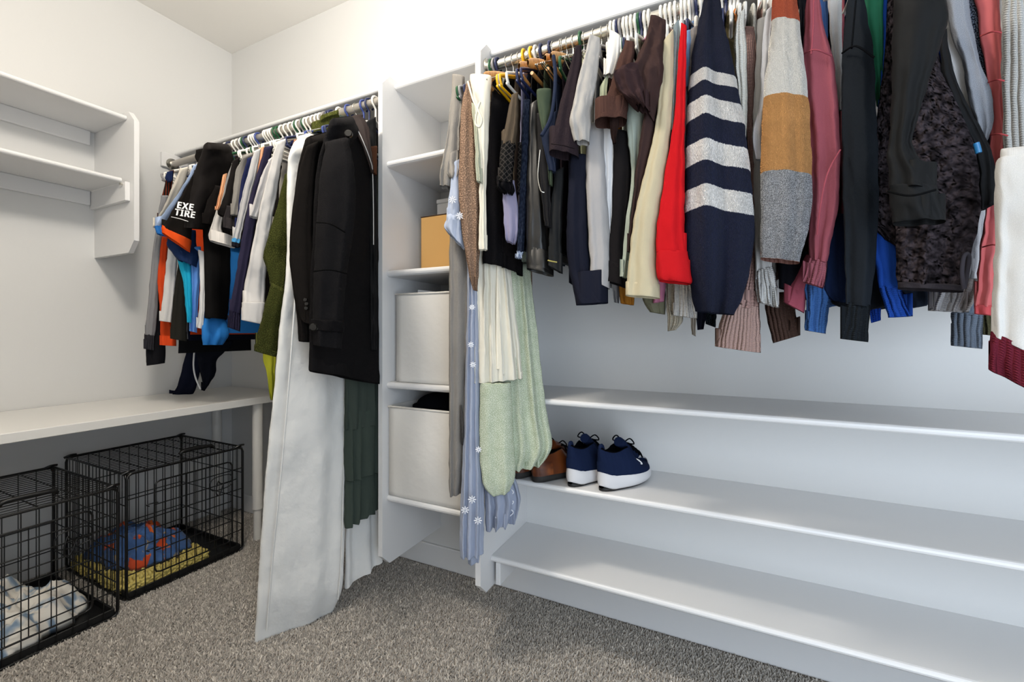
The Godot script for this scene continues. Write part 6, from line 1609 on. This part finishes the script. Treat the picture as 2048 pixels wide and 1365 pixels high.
	g = thing("sweatshirt", "medium blue sweatshirt shoulder between mauve and light gray", "sweatshirt", Vector3(2.869, 1.667, 0.5))
	cloth(g, "sleeve", F("4a6ba0", "jersey"), [[2.856, 1.791, 0.498, 2.878, 1.781, 0.502, 0.019], [2.862, 1.725, 0.499, 2.877, 1.719, 0.501, 0.013], [2.868, 1.67, 0.499, 2.877, 1.667, 0.501, 0.007]])
	body(g, F("4a6ba0", "jersey"), 2.951, 1.2)
	g = thing("sweatshirt", "light gray sweatshirt between mauve and black sweatshirts", "sweatshirt", Vector3(2.89, 1.514, 0.525))
	cloth(g, "sleeve", F("c2c3c4", "heather"), [[2.872, 1.768, 0.523, 2.896, 1.757, 0.527, 0.02], [2.876, 1.684, 0.523, 2.896, 1.676, 0.527, 0.017], [2.883, 1.59, 0.524, 2.898, 1.585, 0.526, 0.012], [2.89, 1.516, 0.524, 2.896, 1.514, 0.526, 0.006]])
	body(g, F("c2c3c4", "heather"), 2.97, 1.2)
	g = thing("sweatshirt", "black sweatshirt with long cuff hanging lowest on the right", "sweatshirt", Vector3(2.909, 1.045, 0.595))
	cloth(g, "sleeve", F("1c2025", "jersey"), [[2.895, 1.73, 0.593, 2.913, 1.721, 0.597, 0.015], [2.888, 1.648, 0.591, 2.922, 1.633, 0.599, 0.029], [2.884, 1.597, 0.59, 2.93, 1.57, 0.6, 0.039], [2.883, 1.507, 0.589, 2.932, 1.49, 0.6, 0.043], [2.884, 1.411, 0.589, 2.935, 1.398, 0.6, 0.044], [2.885, 1.316, 0.589, 2.936, 1.306, 0.601, 0.044], [2.888, 1.22, 0.59, 2.933, 1.214, 0.6, 0.039], [2.89, 1.116, 0.591, 2.925, 1.109, 0.599, 0.031]], {"n": 44, "w": 0.003, "fa": 0.006, "f": 1.4})
	cloth(g, "cuff", F("1d2125", "rib"), [[2.891, 1.119, 0.589, 2.926, 1.112, 0.596, 0.031], [2.885, 1.081, 0.588, 2.923, 1.076, 0.596, 0.033], [2.881, 1.051, 0.588, 2.922, 1.045, 0.597, 0.035]], {"lip": 0.06})
	body(g, F("1c2025", "jersey"), 3.027, 1.12)
	seam(g, F("0d0f12", "jersey"), [[2.88, 1.586, 0.61], [2.893, 1.575, 0.645], [2.919, 1.547, 0.645]], 0.0018, "seam")
	seam(g, F("0d0f12", "jersey"), [[2.897, 1.675, 0.63], [2.892, 1.619, 0.635], [2.889, 1.577, 0.635]], 0.0016, "seam")
	g = thing("sweater", "navy blue sweater hem left of the black sweatshirt sleeve", "sweater", Vector3(2.885, 1.123, 0.53))
	cloth(g, "hem", F("17233f", "jersey"), [[2.874, 1.303, 0.527, 2.904, 1.298, 0.533, 0.026], [2.867, 1.201, 0.527, 2.904, 1.198, 0.533, 0.032], [2.863, 1.15, 0.526, 2.907, 1.142, 0.534, 0.038], [2.876, 1.129, 0.528, 2.901, 1.123, 0.532, 0.022]])
	body(g, F("17233f", "jersey"), 2.989, 1.13)
	g = thing("sweatshirt", "black sweatshirt hem behind the long black cuff", "sweatshirt", Vector3(2.935, 1.108, 0.48))
	cloth(g, "hem", F("14171c", "jersey"), [[2.912, 1.259, 0.472, 2.978, 1.239, 0.487, 0.058], [2.896, 1.153, 0.47, 2.982, 1.14, 0.489, 0.06], [2.889, 1.125, 0.47, 2.98, 1.116, 0.49, 0.06], [2.911, 1.112, 0.476, 2.951, 1.108, 0.484, 0.035]])
	body(g, F("14171c", "jersey"), 3.008, 1.12)
	g = thing("sweatshirt", "denim blue sweatshirt cuff hanging below the mauve cuff", "sweatshirt", Vector3(2.855, 1.06, 0.52))
	cloth(g, "cuff", F("456fae", "rib"), [[2.841, 1.193, 0.517, 2.88, 1.185, 0.523, 0.033], [2.834, 1.157, 0.517, 2.878, 1.149, 0.523, 0.038], [2.836, 1.122, 0.517, 2.875, 1.114, 0.523, 0.033], [2.834, 1.067, 0.517, 2.869, 1.06, 0.523, 0.03]], {"fa": 0.006})
	body(g, F("456fae", "rib"), 2.932, 1.13)
	g = thing("jacket", "green jacket sliver between black sweatshirt and royal blue hoodie", "jacket", Vector3(2.945, 1.495, 0.56))
	cloth(g, "sleeve", F("1f5a41", "satin"), [[2.92, 1.728, 0.556, 2.953, 1.711, 0.564, 0.029], [2.929, 1.647, 0.557, 2.953, 1.636, 0.563, 0.021], [2.937, 1.577, 0.558, 2.954, 1.57, 0.562, 0.015], [2.942, 1.498, 0.559, 2.951, 1.495, 0.561, 0.007]], {"w": 0.004})
	body(g, F("1f5a41", "satin"), 3.047, 1.2)
	g = thing("hoodie", "royal blue hoodie with double cuff below the sherpa jacket", "hoodie", Vector3(2.95, 1.091, 0.56))
	cloth(g, "sleeve", F("2450b0", "jersey"), [[2.952, 1.716, 0.558, 2.968, 1.707, 0.562, 0.015], [2.95, 1.621, 0.558, 2.966, 1.614, 0.562, 0.013], [2.946, 1.527, 0.558, 2.964, 1.52, 0.562, 0.016], [2.94, 1.413, 0.557, 2.965, 1.406, 0.563, 0.022], [2.933, 1.318, 0.556, 2.966, 1.312, 0.564, 0.03], [2.935, 1.25, 0.556, 2.969, 1.245, 0.564, 0.03], [2.943, 1.182, 0.556, 2.977, 1.179, 0.564, 0.03], [2.949, 1.147, 0.556, 2.978, 1.144, 0.564, 0.026]], {"w": 0.003})
	cloth(g, "cuff", F("2853b2", "rib"), [[2.949, 1.15, 0.556, 2.978, 1.147, 0.564, 0.026], [2.955, 1.115, 0.556, 2.985, 1.117, 0.564, 0.026], [2.962, 1.091, 0.555, 2.995, 1.093, 0.565, 0.029]], {"f": 2.5, "fa": 0.007})
	body(g, F("2450b0", "jersey"), 3.086, 1.13)
	g = thing("hoodie", "royal blue cuff peeking between black cuff and blue hoodie", "hoodie", Vector3(2.964, 1.082, 0.46))
	cloth(g, "cuff", F("1c3f9c", "rib"), [[2.949, 1.163, 0.457, 2.977, 1.155, 0.463, 0.025], [2.954, 1.12, 0.457, 2.975, 1.117, 0.463, 0.019], [2.958, 1.082, 0.458, 2.974, 1.088, 0.462, 0.014]])
	body(g, F("1c3f9c", "rib"), 3.066, 1.13)
	g = thing("jacket", "dark brown sherpa fleece jacket with nubby pile", "jacket", Vector3(3.012, 1.131, 0.607))
	cloth(g, "sleeve", M.sherpa_dark, [[2.966, 1.698, 0.602, 3.004, 1.677, 0.613, 0.033], [2.965, 1.574, 0.599, 3.017, 1.524, 0.615, 0.046], [2.962, 1.468, 0.595, 3.039, 1.444, 0.619, 0.068], [2.961, 1.378, 0.591, 3.058, 1.359, 0.622, 0.087], [2.961, 1.305, 0.59, 3.064, 1.283, 0.623, 0.09], [2.962, 1.259, 0.591, 3.061, 1.241, 0.623, 0.089], [2.963, 1.213, 0.592, 3.054, 1.196, 0.622, 0.082], [2.965, 1.147, 0.594, 3.044, 1.135, 0.62, 0.071]], {"n": 56, "w": 0.003, "fa": 0.006})
	cloth(g, "front_edge", M.sherpa_dark, [[2.957, 1.723, 0.572, 2.976, 1.712, 0.578, 0.017], [2.953, 1.593, 0.572, 2.973, 1.584, 0.578, 0.018], [2.942, 1.483, 0.571, 2.97, 1.474, 0.579, 0.025], [2.934, 1.39, 0.57, 2.97, 1.381, 0.579, 0.031], [2.931, 1.315, 0.57, 2.969, 1.302, 0.58, 0.033], [2.933, 1.269, 0.57, 2.97, 1.242, 0.58, 0.032], [2.951, 1.238, 0.572, 2.971, 1.219, 0.578, 0.018]], {"w": 0.003})
	cloth(g, "hem_binding", F("2e2b2f", "jersey"), [[2.963, 1.15, 0.599, 3.044, 1.139, 0.625, 0.072], [2.963, 1.142, 0.599, 3.043, 1.131, 0.625, 0.071]], {"n": 56, "lip": 0.01})
	body(g, M.sherpa_dark, 3.105, 1.15)
	seam(g, F("3a373c", "jersey"), [[3.023, 1.132, 0.68], [3.017, 1.157, 0.69], [3.019, 1.18, 0.69], [3.023, 1.186, 0.69], [3.029, 1.179, 0.68], [3.03, 1.155, 0.67], [3.027, 1.133, 0.67]], 0.003, "thumb_loop")
	g = thing("jacket", "black softshell jacket sleeve draped over the sherpa jacket", "jacket", Vector3(2.94, 1.234, 0.715))
	cloth(g, "sleeve", F("151617", "satin"), [[2.932, 1.634, 0.707, 2.981, 1.606, 0.722, 0.043], [2.929, 1.58, 0.705, 2.99, 1.55, 0.724, 0.054], [2.927, 1.529, 0.707, 2.98, 1.502, 0.723, 0.047], [2.926, 1.473, 0.709, 2.969, 1.456, 0.721, 0.038], [2.924, 1.416, 0.71, 2.957, 1.408, 0.72, 0.03], [2.921, 1.359, 0.711, 2.95, 1.355, 0.719, 0.025], [2.922, 1.324, 0.708, 2.97, 1.307, 0.722, 0.043], [2.922, 1.295, 0.707, 2.976, 1.284, 0.723, 0.048]], {"n": 44, "w": 0.003, "f": 1.4, "fa": 0.006})
	cloth(g, "cuff", F("161718", "satin"), [[2.922, 1.299, 0.707, 2.976, 1.287, 0.723, 0.048], [2.925, 1.269, 0.706, 2.981, 1.26, 0.723, 0.05], [2.929, 1.239, 0.706, 2.987, 1.234, 0.724, 0.051]], {"n": 40, "w": 0.004, "f": 1.6, "fa": 0.006})
	cloth(g, "front", F("131416", "satin"), [[3.012, 1.569, 0.629, 3.019, 1.572, 0.631, 0.007], [3.013, 1.51, 0.628, 3.027, 1.503, 0.632, 0.013], [3.027, 1.447, 0.627, 3.045, 1.44, 0.633, 0.016], [3.041, 1.402, 0.626, 3.06, 1.399, 0.633, 0.017], [3.053, 1.358, 0.626, 3.075, 1.352, 0.634, 0.019], [3.059, 1.316, 0.626, 3.079, 1.31, 0.634, 0.018], [3.058, 1.262, 0.626, 3.079, 1.274, 0.634, 0.02]], {"w": 0.004})
	body(g, F("151617", "satin"), 3.144, 1.2)
	seam(g, M.blue_pull, [[3.037, 1.36, 0.68], [3.039, 1.351, 0.68], [3.04, 1.344, 0.68]], 0.004, "zip_pull")
	seam(g, F("0b0c0d", "jersey"), [[2.913, 1.284, 0.742], [2.933, 1.268, 0.765], [2.961, 1.272, 0.768]], 0.0018, "seam")
	g = thing("sweatshirt", "white sweatshirt sliver beside the gray heather sweatshirt", "sweatshirt", Vector3(3.045, 1.401, 0.59))
	cloth(g, "sleeve", F("d9d9da", "jersey"), [[3.02, 1.672, 0.588, 3.033, 1.664, 0.592, 0.012], [3.028, 1.598, 0.588, 3.039, 1.601, 0.592, 0.011], [3.035, 1.535, 0.587, 3.055, 1.534, 0.593, 0.017], [3.052, 1.469, 0.587, 3.067, 1.462, 0.593, 0.014], [3.07, 1.405, 0.589, 3.078, 1.401, 0.591, 0.007]])
	body(g, F("d9d9da", "jersey"), 3.164, 1.2)
	g = thing("sweatshirt", "gray heather sweatshirt with crooked elbow beside the coral jacket", "sweatshirt", Vector3(3.066, 1.377, 0.615))
	cloth(g, "sleeve", F("888c93", "heather"), [[3.023, 1.655, 0.61, 3.049, 1.639, 0.619, 0.023], [3.031, 1.583, 0.61, 3.057, 1.569, 0.62, 0.024], [3.044, 1.528, 0.611, 3.065, 1.517, 0.619, 0.019], [3.053, 1.466, 0.61, 3.079, 1.455, 0.62, 0.024], [3.062, 1.421, 0.611, 3.08, 1.414, 0.619, 0.017], [3.068, 1.384, 0.614, 3.074, 1.377, 0.616, 0.006]], {"w": 0.007})
	body(g, F("888c93", "heather"), 3.204, 1.2)
	g = thing("sweater", "blue-gray flecked sweater strip against the coral jacket", "sweater", Vector3(3.081, 1.467, 0.59))
	cloth(g, "sleeve", F("6d7686", "marl"), [[3.057, 1.659, 0.588, 3.07, 1.651, 0.592, 0.012], [3.067, 1.569, 0.588, 3.079, 1.563, 0.592, 0.011], [3.077, 1.505, 0.588, 3.085, 1.501, 0.592, 0.008], [3.084, 1.469, 0.589, 3.088, 1.467, 0.591, 0.004]])
	body(g, F("6d7686", "marl"), 3.243, 1.2)
	g = thing("jacket", "coral red padded jacket with stitched channels", "jacket", Vector3(3.094, 1.091, 0.605))
	cloth(g, "sleeve", F("bd6263", "satin"), [[3.064, 1.648, 0.6, 3.091, 1.631, 0.61, 0.025], [3.072, 1.568, 0.6, 3.095, 1.556, 0.61, 0.021], [3.08, 1.489, 0.601, 3.098, 1.481, 0.609, 0.017], [3.083, 1.412, 0.601, 3.101, 1.406, 0.609, 0.016], [3.084, 1.337, 0.601, 3.104, 1.331, 0.609, 0.018], [3.078, 1.27, 0.601, 3.099, 1.274, 0.609, 0.019], [3.073, 1.22, 0.601, 3.095, 1.216, 0.609, 0.02], [3.068, 1.152, 0.601, 3.09, 1.15, 0.609, 0.021], [3.064, 1.108, 0.601, 3.086, 1.104, 0.609, 0.019]], {"n": 40})
	cloth(g, "hem", F("b84c50", "satin"), [[3.064, 1.109, 0.602, 3.086, 1.106, 0.61, 0.02], [3.063, 1.095, 0.602, 3.085, 1.091, 0.61, 0.02]], {"lip": 0.02})
	body(g, F("bd6263", "satin"), 3.284, 1.13)
	seam(g, F("a24548", "jersey"), [[3.063, 1.554, 0.625], [3.066, 1.542, 0.655], [3.076, 1.537, 0.655]], 0.0012, "seam")
	seam(g, F("a24548", "jersey"), [[3.074, 1.477, 0.62], [3.069, 1.462, 0.66], [3.077, 1.458, 0.66]], 0.0012, "seam")
	seam(g, F("a24548", "jersey"), [[3.077, 1.389, 0.62], [3.071, 1.376, 0.66], [3.081, 1.371, 0.66]], 0.0012, "seam")
	seam(g, F("a24548", "jersey"), [[3.07, 1.205, 0.615], [3.068, 1.203, 0.65], [3.077, 1.199, 0.65]], 0.0012, "seam")
	g = thing("sweatshirt", "light gray sweatshirt cuffs below the sherpa hem", "sweatshirt", Vector3(3.09, 1.099, 0.54))
	cloth(g, "sleeve", F("b9b8ba", "heather"), [[3.086, 1.285, 0.537, 3.102, 1.281, 0.543, 0.014], [3.082, 1.213, 0.537, 3.099, 1.21, 0.543, 0.016], [3.073, 1.158, 0.536, 3.095, 1.152, 0.544, 0.02]], {"w": 0.003})
	cloth(g, "cuff", F("c0bfc1", "rib"), [[3.031, 1.16, 0.54, 3.089, 1.155, 0.56, 0.052], [3.027, 1.132, 0.54, 3.082, 1.127, 0.559, 0.05], [3.022, 1.104, 0.541, 3.074, 1.099, 0.559, 0.047]], {"f": 2.5, "fa": 0.008, "w": 0.005})
	body(g, F("b9b8ba", "heather"), 3.184, 1.13)
	g = thing("sweatshirt", "heather slate blue cuff hanging lowest right of the sherpa jacket", "sweatshirt", Vector3(3.095, 1.033, 0.505))
	cloth(g, "sleeve", F("626c79", "heather"), [[3.096, 1.17, 0.502, 3.111, 1.169, 0.508, 0.014], [3.079, 1.114, 0.499, 3.11, 1.108, 0.511, 0.028], [3.073, 1.097, 0.498, 3.11, 1.093, 0.512, 0.034]])
	cloth(g, "cuff", F("68727f", "rib"), [[3.071, 1.099, 0.498, 3.11, 1.095, 0.512, 0.035], [3.071, 1.038, 0.498, 3.108, 1.033, 0.512, 0.034]])
	body(g, F("626c79", "heather"), 3.223, 1.12)
	g = thing("sweater", "olive brown hem below the coral jacket", "sweater", Vector3(3.127, 1.057, 0.48))
	cloth(g, "hem", F("4d4a35", "rib"), [[3.116, 1.124, 0.476, 3.138, 1.118, 0.484, 0.02], [3.119, 1.086, 0.477, 3.136, 1.084, 0.483, 0.015], [3.121, 1.059, 0.477, 3.135, 1.057, 0.483, 0.012]])
	body(g, F("4d4a35", "rib"), 3.264, 1.12)
	g = thing("sweater", "dark slate hem with pale stitching below the sherpa jacket", "sweater", Vector3(3.031, 1.112, 0.475))
	cloth(g, "hem", F("2a3342", "jersey"), [[2.999, 1.159, 0.468, 3.045, 1.156, 0.482, 0.041], [3.017, 1.128, 0.471, 3.045, 1.124, 0.479, 0.025], [3.023, 1.112, 0.472, 3.042, 1.116, 0.478, 0.017]])
	body(g, F("2a3342", "jersey"), 3.125, 1.13)
	g = thing("sweatshirt", "pale gray ribbed sweatshirt at the top right corner", "sweatshirt", Vector3(3.102, 1.317, 0.645))
	cloth(g, "sleeve", F("b6b6b2", "rib"), [[3.084, 1.631, 0.638, 3.117, 1.608, 0.652, 0.031], [3.083, 1.534, 0.637, 3.119, 1.515, 0.652, 0.033], [3.084, 1.454, 0.637, 3.12, 1.437, 0.653, 0.033], [3.086, 1.328, 0.637, 3.122, 1.317, 0.653, 0.033]])
	body(g, F("b6b6b2", "rib"), 3.304, 1.25)
	g = thing("sweatshirt", "white sweatshirt with maroon ribbed cuff at the right edge", "sweatshirt", Vector3(3.064, 0.975, 0.73))
	cloth(g, "sleeve", F("bdbcb9", "jersey"), [[3.047, 1.319, 0.721, 3.086, 1.312, 0.738, 0.036], [3.042, 1.308, 0.72, 3.086, 1.298, 0.739, 0.04], [3.043, 1.244, 0.72, 3.087, 1.234, 0.739, 0.04], [3.042, 1.17, 0.72, 3.086, 1.164, 0.739, 0.04], [3.04, 1.111, 0.721, 3.083, 1.091, 0.739, 0.04], [3.039, 1.059, 0.721, 3.081, 1.028, 0.739, 0.039]], {"n": 44, "w": 0.004})
	cloth(g, "cuff", F("65222f", "rib"), [[3.039, 1.064, 0.721, 3.081, 1.033, 0.739, 0.039], [3.036, 1.037, 0.72, 3.083, 1.007, 0.74, 0.043], [3.036, 1.009, 0.72, 3.083, 0.975, 0.74, 0.043]], {"n": 44, "f": 1.6, "fa": 0.008})
	body(g, F("bdbcb9", "jersey"), 3.324, 1.2)
